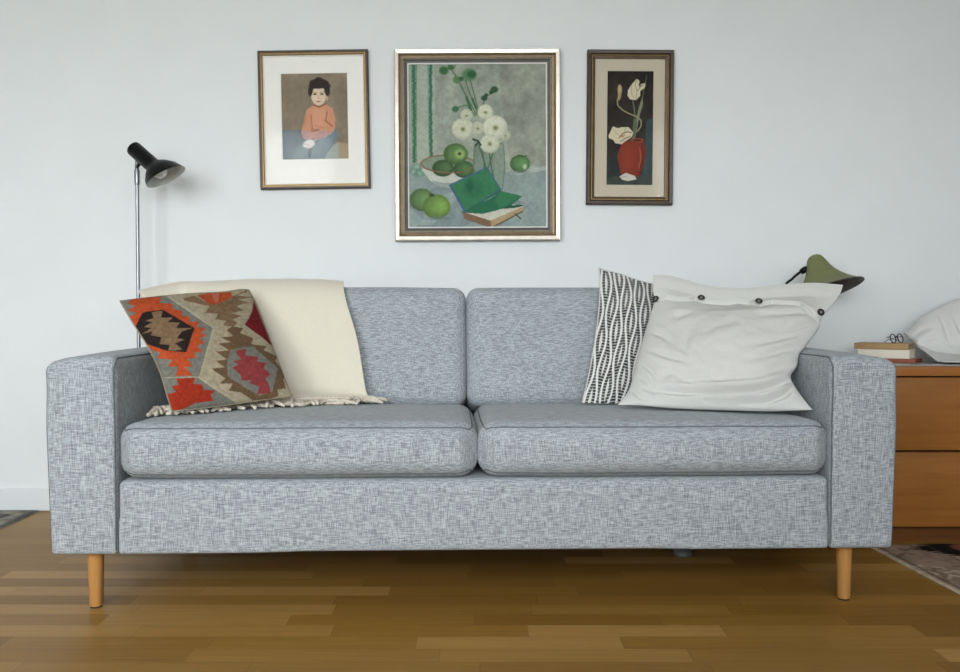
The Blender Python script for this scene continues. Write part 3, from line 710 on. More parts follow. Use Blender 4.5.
# ------------------------------------------------------------------ cushions
def resample(pts, n):
    pts = [np.array(p, float) for p in pts]
    seg = [np.linalg.norm(b_ - a) for a, b_ in zip(pts, pts[1:])]; T = np.concatenate([[0], np.cumsum(seg)]); T /= T[-1]
    vec = [Vector((*p, 0)) for p in pts]
    # smooth curve through the points, even in arc length
    dense = catmull(vec, 40 * len(pts)); dn = np.array([v[:2] for v in dense]); s = np.concatenate([[0], np.cumsum(np.linalg.norm(np.diff(dn, axis=0), axis=1))]); s /= s[-1]
    q = np.linspace(0, 1, n); return np.stack([np.interp(q, s, dn[:, 0]), np.interp(q, s, dn[:, 1])], 1)
class Pillow:
    """closed cushion: outline from four edge curves, stuffed to both sides"""
    def __init__(s, top, right, bottom, left, depth, nu, nv, front, back, prof=(.5, .5), flat=0.0, pw=1.0):
        T, B = resample(top, nu), resample(bottom, nu); Lf, R = resample(left, nv), resample(right, nv)
        u = np.linspace(0, 1, nu)[None, :, None]; v = np.linspace(0, 1, nv)[:, None, None]
        tl, tr, br, bl = T[0], T[-1], B[-1], B[0]
        px = (1 - v) * T[None] + v * B[None] + (1 - u) * Lf[:, None] + u * R[:, None] - ((1 - u) * (1 - v) * tl + u * (1 - v) * tr + u * v * br + (1 - u) * v * bl)
        d = ((1 - u) * (1 - v) * depth[0] + u * (1 - v) * depth[1] + u * v * depth[2] + (1 - u) * v * depth[3])[..., 0]
        s.px, s.nu, s.nv = px, nu, nv
        s.base = [[P(px[j, i, 0], px[j, i, 1], d[j, i]) for i in range(nu)] for j in range(nv)]
        c = [s.base[0][0], s.base[0][-1], s.base[-1][-1], s.base[-1][0]]
        n = (c[2] - c[0]).cross(c[1] - c[3]).normalized()
        s.n = n if n.y < 0 else -n
        uu, vv = u[..., 0], v[..., 0]
        ve = np.clip((vv - flat) / (1 - flat), 0, 1)
        s.h = (np.sin(PI * uu) ** prof[0] * np.sin(PI * ve) ** prof[1]) ** pw
        if flat: s.h = s.h * np.clip(ve / .22, 0, 1) ** .6
        s.front, s.back = front, back; s.u = uu + 0 * vv; s.v = vv + 0 * uu
        s.disp = np.zeros((nv, nu)); s.project()
    def project(s):
        s.q = np.array([[unproject(s.fp(j, i)) for i in range(s.nu)] for j in range(s.nv)])
    def fp(s, j, i, off=0.0): return s.base[j][i] + s.n * (s.front * s.h[j, i] + s.disp[j, i] + off)
    def crease(s, pts, depth, width, free=False):
        X, Y = s.q[..., 0], s.q[..., 1]; D = np.full(X.shape, 1e9); S = np.zeros(X.shape); nseg = len(pts) - 1; k = 0
        for (x1, y1), (x2, y2) in zip(pts, pts[1:]):
            vx, vy = x2 - x1, y2 - y1; l2 = vx * vx + vy * vy
            t = np.clip(((X - x1) * vx + (Y - y1) * vy) / l2, 0, 1); dd = np.hypot(X - x1 - t * vx, Y - y1 - t * vy)
            S = np.where(dd < D, (k + t) / nseg, S); k += 1
            D = np.minimum(D, dd)
        if not free: depth = depth * np.clip(S / .12, .25, 1) * np.clip((1 - S) / .45, 0, 1)
        s.disp += depth * (-np.exp(-(D / width) ** 2) + (0 if free else .55) * np.exp(-((D - 2.1 * width) / (1.2 * width)) ** 2)) * (1 if free else np.clip(s.h * 2, 0, 1))
    def mesh(s, name, mats, parent, vcol=None, backcol=(150, 138, 116)):
        nu, nv = s.nu, s.nv; V = []; Fc = []; mi = []
        fid = np.arange(nu * nv).reshape(nv, nu)
        for j in range(nv):
            for i in range(nu): V.append(s.fp(j, i))
        bid = fid.copy(); st = 3
        for j in range(1, nv - 1):
            for i in range(1, nu - 1):
                bid[j, i] = len(V); V.append(s.base[j][i] - s.n * s.back * s.h[j, i])
        for j in range(nv - 1):
            for i in range(nu - 1):
                Fc.append((fid[j, i], fid[j + 1, i], fid[j + 1, i + 1], fid[j, i + 1])); mi.append(0)
        for j in range(nv - 1):
            for i in range(nu - 1):
                Fc.append((bid[j, i], bid[j, i + 1], bid[j + 1, i + 1], bid[j + 1, i])); mi.append(1 if isinstance(mats, list) else 0)
        vc = None
        if vcol is not None:
            vc = np.empty((len(V), 3)); vc[:] = lin(backcol); vc[:nu * nv] = lin(vcol.reshape(-1, 3))
        return mesh(name, V, [tuple(int(q) for q in f) for f in Fc], mats, parent, world=True, mi=mi, vcol=vc)
def cushion_root(name, pt, label): return empty(name, pt, (0, 0, 0), label, 'cushion')

# --- kilim cushion
kp = Pillow([(120, 301), (145, 298), (185, 294), (222, 292), (240, 289.5), (249, 290)], [(249, 290), (258, 308), (272, 345), (284, 377), (292, 396)],
            [(172, 411), (195, 409), (235, 404), (270, 399), (292, 396)], [(120, 301), (131, 320), (148, 347), (160, 372), (167, 395), (172, 411)],
            (2.30, 2.62, 2.40, 2.20), 190, 190, .055, .045, (.55, .55))
Z = 4.98
cv = Canvas(920, 680, (176, 164, 138), 0, 0, 1.0)
GREY, ORG, RED, BRN, DRK, ROSE, CRM, DBR = (126, 125, 116), (190, 82, 46), (168, 54, 34), (134, 108, 82), (46, 37, 34), (152, 66, 66), (118, 30, 38), (114, 90, 66)
cv.poly([(0, 60), (262, 80), (490, 240), (420, 484), (235, 490), (60, 300), (0, 130)], GREY)
cv.poly([(225, 488), (420, 486), (640, 640), (640, 690), (200, 690)], GREY)
cv.poly([(60, 115), (90, 92), (160, 85), (232, 86), (222, 114), (292, 120), (284, 143), (336, 154), (328, 174), (378, 188), (368, 206), (424, 210), (404, 232), (456, 242), (424, 262), (458, 276), (420, 290), (448, 312), (408, 326), (438, 356), (392, 362), (408, 386), (362, 392), (384, 430), (348, 434), (388, 478), (300, 478), (316, 432), (262, 430), (286, 396), (212, 390), (226, 362), (186, 350), (150, 320), (98, 240), (60, 190), (108, 162), (55, 150), (105, 132)], ORG)
cv.poly([(135, 165), (165, 156), (240, 148), (396, 240), (356, 360), (256, 352), (150, 316), (98, 238)], DRK)
cv.poly([(184, 160), (238, 152), (228, 188), (290, 186), (262, 210), (324, 212), (304, 236), (330, 240), (392, 238), (334, 256), (324, 268), (308, 290), (348, 296), (300, 316), (336, 346), (300, 352), (266, 350), (272, 324), (222, 318), (232, 284), (178, 276), (186, 256), (134, 268), (182, 240), (142, 234), (188, 210), (150, 204), (192, 188)], BRN)
cv.poly([(304, 492), (398, 486), (390, 516), (434, 520), (440, 546), (500, 550), (478, 572), (490, 600), (402, 612), (322, 650), (250, 650), (266, 602), (250, 570), (304, 556), (282, 532), (318, 520)], RED)
cv.line([(200, 488), (430, 482)], 5, (176, 168, 146)); cv.line([(262, 80), (492, 238)], 10, (184, 174, 150)); cv.line([(492, 238), (420, 488)], 8, (182, 172, 148)); cv.line([(420, 488), (650, 640)], 8, (182, 172, 148))
def Q(pts): return [(x + 398, y) for x, y in pts]
cv.poly(Q([(-60, 90), (0, 78), (60, 112), (120, 112), (240, 58), (268, 40), (258, 62), (206, 76), (292, 86), (216, 98), (268, 112), (206, 130), (248, 150), (182, 164), (232, 180), (186, 196), (216, 214), (190, 232), (140, 226), (154, 202), (100, 196), (116, 166), (48, 166), (72, 130), (-10, 112), (-50, 104)]), BRN)
cv.poly(Q([(12, 78), (60, 66), (180, 60), (186, 86), (150, 100), (122, 116), (74, 122), (40, 96)]), ORG); cv.poly(Q([(84, 66), (122, 64), (116, 112), (94, 106)]), (190, 112, 92))
cv.poly(Q([(185, 230), (242, 240), (224, 264), (292, 290), (280, 320), (358, 330), (344, 350), (408, 380), (400, 404), (452, 470), (440, 500), (452, 540), (410, 546), (416, 576), (366, 602), (290, 602), (230, 560), (168, 552), (188, 516), (122, 516), (152, 490), (82, 442), (148, 434), (102, 402), (158, 394), (102, 356), (168, 350), (118, 316), (178, 310), (132, 286), (192, 280), (158, 250)]), DBR)
cv.poly(Q([(175, 350), (235, 335), (290, 330), (412, 440), (386, 556), (320, 576), (240, 530), (165, 480), (158, 420)]), GREY)
cv.poly(Q([(204, 350), (258, 344), (250, 374), (318, 384), (308, 404), (354, 414), (344, 440), (378, 470), (350, 490), (368, 520), (378, 562), (308, 568), (322, 532), (268, 512), (286, 500), (234, 502), (226, 470), (186, 436), (216, 420), (192, 404), (232, 394), (212, 374)]), ROSE)
cv.poly(Q([(292, 100), (385, 330), (340, 290), (248, 222), (268, 190), (286, 150)]), CRM)
cv.noise(.10, 9, 31)
for j in range(kp.nv):
    for i in range(kp.nu):
        kp.disp[j, i] += .004 * nz(kp.px[j, i, 0] / 28, kp.px[j, i, 1] / 28, 4) * kp.h[j, i]
kx, ky = np.zeros((kp.nv, kp.nu)), np.zeros((kp.nv, kp.nu))
for j in range(kp.nv):
    for i in range(kp.nu):
        q = unproject(kp.fp(j, i)); kx[j, i], ky[j, i] = q
vc = cv.sample((kx - 115) * Z, (ky - 280) * Z) * .88
r_ = cushion_root('kilim_cushion', P(172, 411, 2.22), 'kilim cushion in orange, brown and grey medallions leaning on the left sofa arm')
kc_ = kp.mesh('cover', [M['kilim'], M['kilim_back']], r_, vc)
e_pts = [kp.base[j][0] for j in range(0, kp.nv, 3)] + [kp.base[-1][i] for i in range(3, kp.nu, 3)]
MB().tube(clean([kp.base[0][i] for i in range(0, kp.nu, 3)] + [kp.base[-1][-1]] [:0]), .0018, 6).tube(clean(e_pts), .0018, 6).tube(clean([kp.base[j][-1] for j in range(0, kp.nv, 3)]), .0018, 6).build('edge_cord', M['kilim_back'], r_, world=True)

# --- black and white cushion
NU, NV = 400, 320
bp_ = Pillow([(599, 268), (606, 270.5), (620, 274), (640, 281), (670, 288), (705, 295), (730, 297), (744, 296)], [(744, 296), (741, 320), (738, 360), (742, 402)],
             [(582, 403), (600, 403.5), (660, 404), (720, 404), (742, 402)], [(599, 268), (600, 283), (599.5, 305), (596, 335), (591, 365), (586, 388), (582, 403)],
             (2.70, 2.74, 2.53, 2.49), NU, NV, .045, .035, (.6, .6))
U, Vv = bp_.u, bp_.v
XX = U * 22.0 + .25 * np.sin(Vv * 3.0); colr = np.empty((NV, NU, 3)); colr[:] = (205, 205, 200)
ph_ = Vv * 2 * PI * 2.3
dmin = np.full((NV, NU), 9.0)
for kk in range(-1, 26):
    xl = kk + .5 + .25 * (1 if kk % 2 else -1) * np.sin(ph_ + (kk // 2) * 1.1)
    dmin = np.minimum(dmin, np.abs(XX - xl))
stripe = (np.sin(Vv * 2 * PI * 46 + 2.5 * np.sin(U * 40)) > -.45)
dash = (dmin > .15) & (dmin < .56) & stripe
colr[dash] = (44, 44, 46); colr[(dmin > .15) & ~dash & (dmin < .56)] = (168, 170, 168); colr[dmin <= .15] = (214, 214, 210)
for j in range(NV):
    for i in range(NU): bp_.disp[j, i] += .006 * nz(U[j, i] * 5, Vv[j, i] * 4, 7) * bp_.h[j, i]
r_ = cushion_root('patterned_cushion', P(600, 403, 2.5), 'black and white wavy striped cushion standing behind the big white pillow')
bp_.mesh('cover', M['printed'], r_, colr, (220, 220, 216))
MB().tube(clean([bp_.base[0][i] for i in range(0, NU, 4)]), .0022, 6).tube(clean([bp_.base[j][0] for j in range(0, NV, 4)]), .0022, 6).build('edge_cord', M['linen'], r_, world=True)

# --- big white pillow
flap_px = [(653, 301), (660, 298), (666, 296), (676, 298), (690, 298.5), (695, 297.5), (701, 300), (716, 301.5), (728, 302), (738, 300.5), (750, 302), (760, 303.5), (772, 301), (790, 302), (800, 303.5), (808, 309), (815, 317), (820, 320), (824, 318)]
NU, NV = 230, 190
wp = Pillow([(653, 275), (668, 275.5), (686, 280), (704, 285), (722, 287.5), (745, 288.5), (768, 286), (790, 284), (815, 283), (843, 285)],
            [(843, 285), (839, 296), (828, 310), (821, 319), (819, 328), (813, 337), (805, 347), (799, 355), (797, 366), (791, 376), (794, 385), (803, 398), (813, 410)],
            [(617, 405), (640, 405.5), (675, 408), (720, 409.5), (770, 411), (813, 410)],
            [(653, 275), (653, 290), (654, 302), (648, 322), (641, 345), (636, 362), (632, 380), (627, 393), (617, 405)],
            (2.62, 2.50, 2.22, 2.33), NU, NV, .080, .055, (.62, .55), .10)
for (pts, dp, wd) in (
    ([(798, 376), (790, 381), (760, 389), (725, 392), (680, 392), (655, 391), (632, 388)], .013, 2.6), ([(797, 384), (785, 395), (765, 403), (742, 404), (715, 408)], .012, 2.4),
    ([(630, 388), (640, 397), (648, 402), (662, 406)], .011, 2.2), ([(632, 372), (645, 380), (655, 391)], .005, 2.5),
    ([(824, 320), (808, 325), (790, 330), (765, 334)], .006, 2.6), ([(818, 334), (800, 334), (770, 341), (735, 346)], .005, 2.8), ([(806, 347), (785, 349), (760, 357), (735, 362)], .0045, 3),
    ([(820, 316), (800, 312), (775, 313), (748, 318)], .005, 2.6), ([(798, 364), (780, 368), (750, 376)], .004, 3),
    ([(638, 346), (655, 352), (680, 360), (692, 364)], .0045, 2.4), ([(646, 330), (662, 335), (676, 345)], .004, 2.4), ([(660, 378), (672, 372), (690, 384), (705, 388)], .003, 2.6),
    ([(640, 362), (652, 372), (656, 384)], .0045, 2.2), ([(672, 318), (690, 312), (715, 308)], .003, 3), ([(710, 372), (716, 380), (725, 380)], .0025, 2.4), ([(690, 330), (684, 350), (698, 372)], .0025, 3), ([(740, 320), (715, 326), (700, 335)], .0025, 3),
    ([(700, 399), (715, 404), (735, 402)], .004, 2.2), ([(655, 396), (668, 404)], .004, 2.2)):
    wp.crease(pts, dp * 1.35, wd * 1.15)
wp.crease([(x, y + 1.3) for x, y in flap_px], .012, 1.25, True)
for j in range(NV):
    for i in range(NU):
        x, y = wp.px[j, i]; hh = wp.h[j, i]
        wp.disp[j, i] += (.005 * nz(x / 38, y / 30, 1) + .0015 * nz(x / 22 + y / 30, y / 7 - x / 40, 5) + .0007 * nz(x / 8, y / 5, 9) + .0011 * nz((x - y) / 9, (x + y) / 30, 3)) * min(1, hh * 1.6)
r_ = cushion_root('linen_pillow', P(715, 409, 2.28), 'large creased white linen pillow with black buttons along its top flap')
wp.mesh('cover', M['linen'], r_)
wp.project()
# buttoned flap

fx, fy = np.array([p[0] for p in flap_px]), np.array([p[1] for p in flap_px])
V = []; rows = 26; Fc = []
for i in range(NU):
    jm = NV - 1
    for j in range(2, NV):
        x, y = wp.q[j, i]
        if y >= np.interp(x, fx, fy): jm = j; break
    j0 = max(jm - 1, 1); x0, yA = wp.q[j0, i]; yB_ = wp.q[jm, i, 1]; tt = np.clip((np.interp(x0, fx, fy) - yA) / max(yB_ - yA, 1e-6), 0, 1); je = j0 + tt
    for q in range(rows):
        jj = je * q / (rows - 1); a = int(jj); f = jj - a; a2 = min(a + 1, NV - 1)
        lift = .0008 + .0028 * min(1, q / 6.0) + .0025 * max(0, math.sin(wp.px[a, i, 0] * .19)) * (q / (rows - 1)) ** 4
        V.append(wp.fp(a, i, lift).lerp(wp.fp(a2, i, lift), f))
    jj = je; a = int(jj); V.append(wp.fp(a, i, -.003).lerp(wp.fp(min(a + 1, NV - 1), i, -.003), jj - a))
R1 = rows + 1
for i in range(NU - 1):
    for q in range(rows): Fc.append((i * R1 + q, i * R1 + q + 1, (i + 1) * R1 + q + 1, (i + 1) * R1 + q))
flap = mesh('button_flap', V, Fc, M['linen'], r_, world=True)
for (bx, by, dn) in ((701, 298.3, (0, -.7, .9)), (758.5, 301.3, (0, -.75, .85)), (820.5, 313, (.25, -1, .2)), (654.5, 300, (-.9, -.5, .3))):
    D = (wp.q[..., 0] - bx) ** 2 + (wp.q[..., 1] - by - 1.5) ** 2; j, i = np.unravel_index(np.argmin(D), D.shape)
    i = min(max(i, 2), NU - 3)
    n = (Vector(dn).normalized() + wp.n * .5).normalized(); Mx = frame_to(wp.fp(j, i, .0085), n)
    b = MB().lathe([(0, -.002), (.0085, -.002), (.0105, 0), (.0105, .002), (.009, .0035), (.006, .003), (.005, .0016), (.003, .0014)], 24, 0, Mx)
    b.lathe([(.0052, .0015), (0, .0019)], 16, 1, Mx)
    b.build('button', [M['button'], M['button_mid']], r_, world=True, auto=40)

# ------------------------------------------------------------------ cream throw over the back cushion
CC = [  # columns right to left: fringe edge, junction, front mid, front top, top, top back, behind, end  (sofa space)
    [(-.318, .475, .490), (-.330, .487, .520), (-.358, .535, .660), (-.402, .592, .790), (-.418, .655, .842), (-.430, .745, .842), (-.450, .805, .790), (-.450, .835, .750)],
    [(-.470, .415, .494), (-.475, .480, .520), (-.490, .528, .660), (-.520, .590, .800), (-.530, .660, .850), (-.530, .745, .846), (-.530, .805, .800), (-.530, .835, .760)],
    [(-.610, .330, .494), (-.615, .474, .510), (-.625, .526, .660), (-.640, .588, .800), (-.650, .660, .850), (-.650, .745, .846), (-.650, .805, .800), (-.650, .835, .760)],
    [(-.740, .260, .496), (-.745, .468, .512), (-.750, .525, .660), (-.760, .586, .800), (-.765, .658, .848), (-.765, .742, .844), (-.765, .805, .800), (-.765, .835, .760)],
    [(-.800, .220, .496), (-.815, .440, .520), (-.835, .520, .660), (-.860, .580, .790), (-.865, .650, .842), (-.865, .735, .838), (-.865, .800, .795), (-.865, .830, .760)]]
iSM = SM.inverted()
CC.append([iSM @ p for p in (P(202, 372, 2.52), P(197, 352, 2.57), P(190, 330, 2.62), P(183, 302, 2.69), P(178, 285.5, 2.73), P(179, 286, 2.80), P(186, 302, 2.85), P(190, 316, 2.87))])
CC.append([iSM @ p for p in (P(172, 338, 2.54), P(166, 328, 2.57), P(158, 316, 2.59), P(147, 302, 2.62), P(139.5, 292.5, 2.64), P(141, 293, 2.70), P(150, 304, 2.74), P(156, 314, 2.76))])
NU, NV = 110, 90
colsm = [catmull(c, NV) for c in CC]
G = [catmull([colsm[k][j] for k in range(len(CC))], NU) for j in range(NV)]
V = []
for j in range(NV):
    for i in range(NU):
        p = G[j][i].copy(); t = j / (NV - 1)
        dy = .004 * nz(p.x * 9, p.z * 7, 3) + .0015 * nz(p.x * 30, p.z * 24, 8)
        p.y -= abs(dy) if t < .45 else 0; p.z += .5 * abs(dy) if t > .45 else .002 * abs(nz(p.x * 14, p.y * 14, 1))
        V.append(SM @ p)
Fc = [(j * NU + i, j * NU + i + 1, (j + 1) * NU + i + 1, (j + 1) * NU + i) for j in range(NV - 1) for i in range(NU - 1)]
throw = empty('throw_blanket', SM @ Vector((-.6, .4, .49)), (0, 0, 0), 'cream wool throw with knotted fringe draped over the left back cushion', 'blanket')
cl = mesh('cloth', V, Fc, M['wool'], throw, world=True)
sm_ = cl.modifiers.new('thickness', 'SOLIDIFY'); sm_.thickness = .011; sm_.offset = 0
edge = [SM @ p for p in G[0][:int(NU * 4.0 / 6)]]
edge += [edge[-1].lerp(SM @ Vector((-.868, .19, .49)), t) for t in np.linspace(.1, 1, 10)]
edge = [Vector((p.x, p.y, max(p.z, seat_z(p.x, p.y) + .006))) for p in edge]
fr = MB().tube(clean(edge[::2]), .007, 8).build('fringe', M['tassel'], throw, world=True)
NT = 84
for i in range(NT):
    f = i / (NT - 1) * (len(edge) - 1); a = int(f); p0 = edge[a].lerp(edge[min(a + 1, len(edge) - 1)], f - a)
    ang = random.gauss(-PI / 2 + .8 * math.sin(i * 1.7), .5)
    if i < 5: ang = -.25 - .25 * i + random.uniform(-.2, .2)
    ln = random.uniform(.05, .085); pts = []; rr = []
    bend = random.uniform(-1.3, 1.3); hump = random.random()
    for q in range(8):
        t = q / 7; x = max(-.868, p0.x + ln * t * math.cos(ang + bend * t)); y = min(p0.y - .004, p0.y + ln * t * math.sin(ang + bend * t))
        z = max(seat_z(x, y), .474) + .006 + .016 * math.sin(PI * t) * hump + (.004 if i % 2 else 0) * (1 - t)
        pts.append(Vector((x, y, z))); rr.append(.0054 + .0008 * math.sin(q * 2.4 + i) + (.0012 if q == 1 else 0) - .001 * (q == 7))
    MB().tube(pts, rr, 7).build('tassel', M['tassel'], fr, world=True)

# ------------------------------------------------------------------ floor lamp (left, behind the sofa arm)
LD = 3.06
ptop = P(137, 166, LD); pb = Vector((ptop.x, LD, 0))
lamp = empty('floor_lamp', pb, (0, 0, 0), 'slim chrome floor lamp with a black spotlight head behind the left sofa arm', 'lamp')
MB().lathe([(0, 0), (.105, 0), (.108, .004), (.108, .016), (.100, .022), (.014, .026), (0, .026)], 48).build('lamp_base', M['black_gloss'], lamp, auto=40)
MB().lathe([(0, .02), (.0065, .02), (.0065, ptop.z - .06), (0, ptop.z - .06)], 16).build('pole', M['chrome'], lamp, auto=40)
MB().lathe([(0, ptop.z - .068), (.008, ptop.z - .068), (.0095, ptop.z - .062), (.0095, ptop.z - .018), (.007, ptop.z - .010), (.006, ptop.z + .03), (0, ptop.z + .03)], 16).build('swivel_collar', M['chrome'], lamp, auto=40)
# head axis: from the closed end to the opening
A0 = P(133, 148, LD - .02); A1 = P(166, 177, LD - .07); ax = (A1 - A0); Lh = ax.length; Mx = frame_to(A0, ax)
R = .0275
prof = [(0, 0), (R - .006, 0), (R - .001, .003), (R, .008), (R, Lh * .60), (R * 1.15, Lh * .66), (R * 1.7, Lh * .74), (R * 2.25, Lh * .86), (R * 2.5, Lh)]
upl = Mx.to_3x3().inverted() @ Vector((0, -.35, 1)); upl.z = 0; upl.normalize()
def oblique(pr):
    V, Fc = lathe(pr, 48); out = MB()
    for v in V:
        k = max(0, (v.z - Lh * .6) / (Lh * .4)); v.z += k * .52 * (v.x * upl.x + v.y * upl.y)
    return out.add([Mx @ v for v in V], Fc)
oblique(prof).build('lamp_shade', M['black_gloss'], lamp, world=True, auto=60)
inn = [(R * 2.5 - .0003, Lh), (R * 2.5 - .002, Lh - .001), (R * 2.2, Lh * .86), (R * 1.64, Lh * .745), (R * 1.0, Lh * .66), (R * .9, Lh * .55), (0, Lh * .5)]
sh = oblique(inn).build('shade_lining', M['lampwhite'], lamp, world=True, auto=60)
bq = [(0.012, Lh * .52), (.014, Lh * .62)] + [(.026 * math.sin(a), Lh * .80 + .026 * -math.cos(a)) for a in np.linspace(.6, PI, 12)]
MB().lathe(bq, 28, 0, Mx).build('bulb', M['bulb'], lamp, world=True)
MB().tube([A0 + ax * .22 + Vector((0, .0, -.03)), ptop + Vector((0, 0, -.005))], .006, 10).build('bracket', M['black_gloss'], lamp, world=True)

# ------------------------------------------------------------------ chest of drawers (right)
cx0, cx1, cy0, cy1, cz = 1.075, 2.235, 2.727, 3.19, .580
chest = empty('chest_of_drawers', ((cx0 + cx1) / 2, (cy0 + cy1) / 2, 0), (0, 0, 0), 'low orange-brown wooden chest of drawers beside the right sofa arm', 'chest of drawers')
MB().box((cx0, cy0 + .022, .0525), (cx1, cy1, cz - .034), .001).build('carcass', M['gap'], chest, world=True, smooth=False)
for (xa, xb) in ((cx0, cx0 + .018), (cx1 - .018, cx1)):
    MB().box((xa - .0005, cy0 + .004, .0525), (xb + .0005, cy1 + .001, cz - .0335)).build('side_panel', M['chest'], chest, world=True, smooth=False)
MB().box((cx0 - .003, cy0 - .004, cz - .034), (cx1 + .003, cy1 + .002, cz - .003), .002).build('top', M['chest_edge'], chest, world=True, smooth=True, auto=30)
for (za, zb) in ((.306, .541), (.058, .300)):
    MB().box((cx0 + .001, cy0, za), (cx1 - .001, cy0 + .020, zb), .0025).build('drawer', M['chest'], chest, world=True, auto=30)
MB().box((cx0 + .001, cy0 - .002, cz - .003), (cx1 - .001, cy1, cz), .001).build('top_sheet', M['grey_top'], chest, world=True, auto=30)
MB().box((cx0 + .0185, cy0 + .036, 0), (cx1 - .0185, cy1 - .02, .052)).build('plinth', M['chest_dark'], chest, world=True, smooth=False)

# ------------------------------------------------------------------ books and glasses on the chest
YW = math.radians(38); e1 = Vector((-math.cos(YW), math.sin(YW), 0)); e2 = Vector((math.sin(YW), math.cos(YW), 0))
def book(name, corner, wl, dl, z0, z1, label, cover, pages, soft_=False, yaw=YW):
    e1 = Vector((-math.cos(yaw), math.sin(yaw), 0)); e2 = Vector((math.sin(yaw), math.cos(yaw), 0))
    ctr = Vector((corner[0], corner[1], 0)) + e1 * wl / 2 + e2 * dl / 2
    root = empty(name, (ctr.x, ctr.y, z0), (0, 0, -yaw), label, 'book', 'books stacked on the chest of drawers')
    t = .003 if not soft_ else .0015; h = z1 - z0; x, y = wl / 2, dl / 2
    mb = MB().box((-x, -y, 0), (x, y, t), .0008); mb.box((-x, -y, h - t), (x, y, h), .0008)
    mb.box((-x, -y - .0005, .0005), (x, -y + t, h - .0005), .0008)            # spine along the front edge
    mb.build('cover', cover, root, auto=30)
    MB().box((-x + .003, -y + t, t), (x - .003, y - .003, h - t)).build('pages', pages, root, smooth=False)
    return root
F0 = (1.452, 2.872)
book('book', (1.458, 2.846), .17, .135, cz, cz + .013, 'thin red-brown leather notebook at the bottom of the book stack', M['red_leather'], M['red_leather'], True)
book('book', F0, .165, .105, cz + .0131, cz + .0435, 'thick ivory book in the middle of the stack on the chest', M['white_cover'], M['paper'])
book('book', (1.447, 2.872), .172, .108, cz + .0436, cz + .0645, 'tan paper covered book lying on top of the stack under the glasses', M['kraft'], M['tan_dark'])
gz = cz + .065
gc = Vector((1.450, 2.872, gz)) + e1 * .045 + e2 * .05
gl = empty('reading_glasses', gc, (0, 0, math.radians(38)), 'folded dark wire reading glasses on top of the tan book', 'glasses')
def gring(cx, tilt=.25):
    return [(cx + .023 * math.cos(a), tilt * (.019 * math.sin(a) + .019), .019 + .019 * math.sin(a) + .001) for a in np.linspace(0, 2 * PI, 25)]
gl.scale = (.8, .8, .8)
fm = MB()
for s in (-1, 1): fm.tube(gring(s * .032), .0024, 6)
fm.tube([(-.010, .006, .026), (0, .007, .030), (.010, .006, .026)], .002, 6); fm.build('frame', M['wire'], gl)
for s in (-1, 1):
    pts = gring(s * .032)[:-1]; V = [Vector(p) for p in pts]; V.append(sum(V, Vector()) / len(V)); c = len(V) - 1
    mesh('lens', V, [(i, (i + 1) % c, c) for i in range(c)], M['glass'], gl)
    MB().tube([(s * .055, .009, .028), (s * .054, .022, .026), (s * -.02, .030 + .004 * s, .014), (s * -.060, .024 + .004 * s, .004)], .0014, 6).build('temple', M['wire'], gl)

# ------------------------------------------------------------------ olive table lamp on the chest
TL = 3.02
sh_c = P(826.5, 291, TL - .0); sh_a = P(814.5, 258, TL + .035)
tl_b = P(789, 340, 3.09); base = Vector((1.145, 3.075, cz))
tl = empty('table_lamp', base, (0, 0, 0), 'olive green bell shaped lamp on a black curved arm behind the white pillow', 'lamp')
MB().lathe([(0, 0), (.062, 0), (.064, .003), (.064, .012), (.058, .016), (.010, .020), (0, .020)], 40).build('lamp_base', M['black_gloss'], tl, auto=40)
ax = (sh_c - sh_a); Ls = ax.length; Mx = frame_to(sh_a, ax)
RR = .128
prof = [(0, -.010), (.012, -.0095), (.022, -.004), (.029, .006), (.034, .020), (.041, .040), (.052, .062), (.068, .084), (.088, .104), (.108, .120), (RR, .134)]
sc_ = Ls / .134
prof = [(r, z * sc_ if z > 0 else z) for r, z in prof]
ou = MB().lathe(prof, 56, 0, Mx).build('lamp_shade', M['olive'], tl, world=True)
MB().lathe([(r - .0025 if r > .01 else 0, z - .0004 + (.004 if r < .04 else .001)) for r, z in reversed(prof)], 56, 0, Mx).build('shade_lining', M['olive_in'], tl, world=True)
MB().tube([Mx @ Vector((RR * math.cos(a), RR * math.sin(a), Ls)) for a in np.linspace(0, 2 * PI, 57)], .0022, 6).build('rim', M['olive_in'], tl, world=True)
j0 = P(806, 269, TL + .045); arm_pts = [base + Vector((0, 0, .015)), base + Vector((-.002, .0, .12)), base + Vector((-.006, 0, .20)), P(786, 286.5, TL + .05), P(792, 279, TL + .048), P(799, 273, TL + .045), j0]
MB().tube(catmull(arm_pts, 50), .0048, 10).build('curved_arm', M['black_gloss'], tl, world=True)
MB().tube([P(801, 272, TL + .045), P(805, 269.5, TL + .045), P(811, 267.5, TL + .045)], [.010, .0115, .010], 14).build('joint', M['black_gloss'], tl, world=True)

# ------------------------------------------------------------------ pillow at the right on the chest
bpw = Pillow([(903, 333), (908, 331), (918, 320), (932, 311), (946, 304), (965, 297), (1000, 291), (1050, 292), (1085, 302)], [(1085, 302), (1092, 325), (1086, 357)],
             [(917, 346), (935, 354), (960, 357), (1020, 358), (1086, 357)], [(903, 333), (909, 338), (914, 341), (917, 346)], (3.06, 3.12, 3.0, 2.98), 120, 90, .075, .012, (.5, .55))
for (pts, dp, wd) in (([(912, 338), (922, 330), (935, 326)], .006, 2.2), ([(918, 345), (930, 338), (940, 338)], .006, 2.4), ([(940, 312), (946, 325), (950, 340), (960, 348)], .009, 3), ([(945, 345), (965, 356), (990, 358)], .008, 2.6), ([(955, 320), (965, 335), (980, 342)], .006, 3)):
    bpw.crease(pts, dp, wd)
r_ = empty('bed_pillow', P(1000, 362, 2.95), (0, 0, 0), 'white pillow lying on the chest of drawers at the right edge', 'pillow')
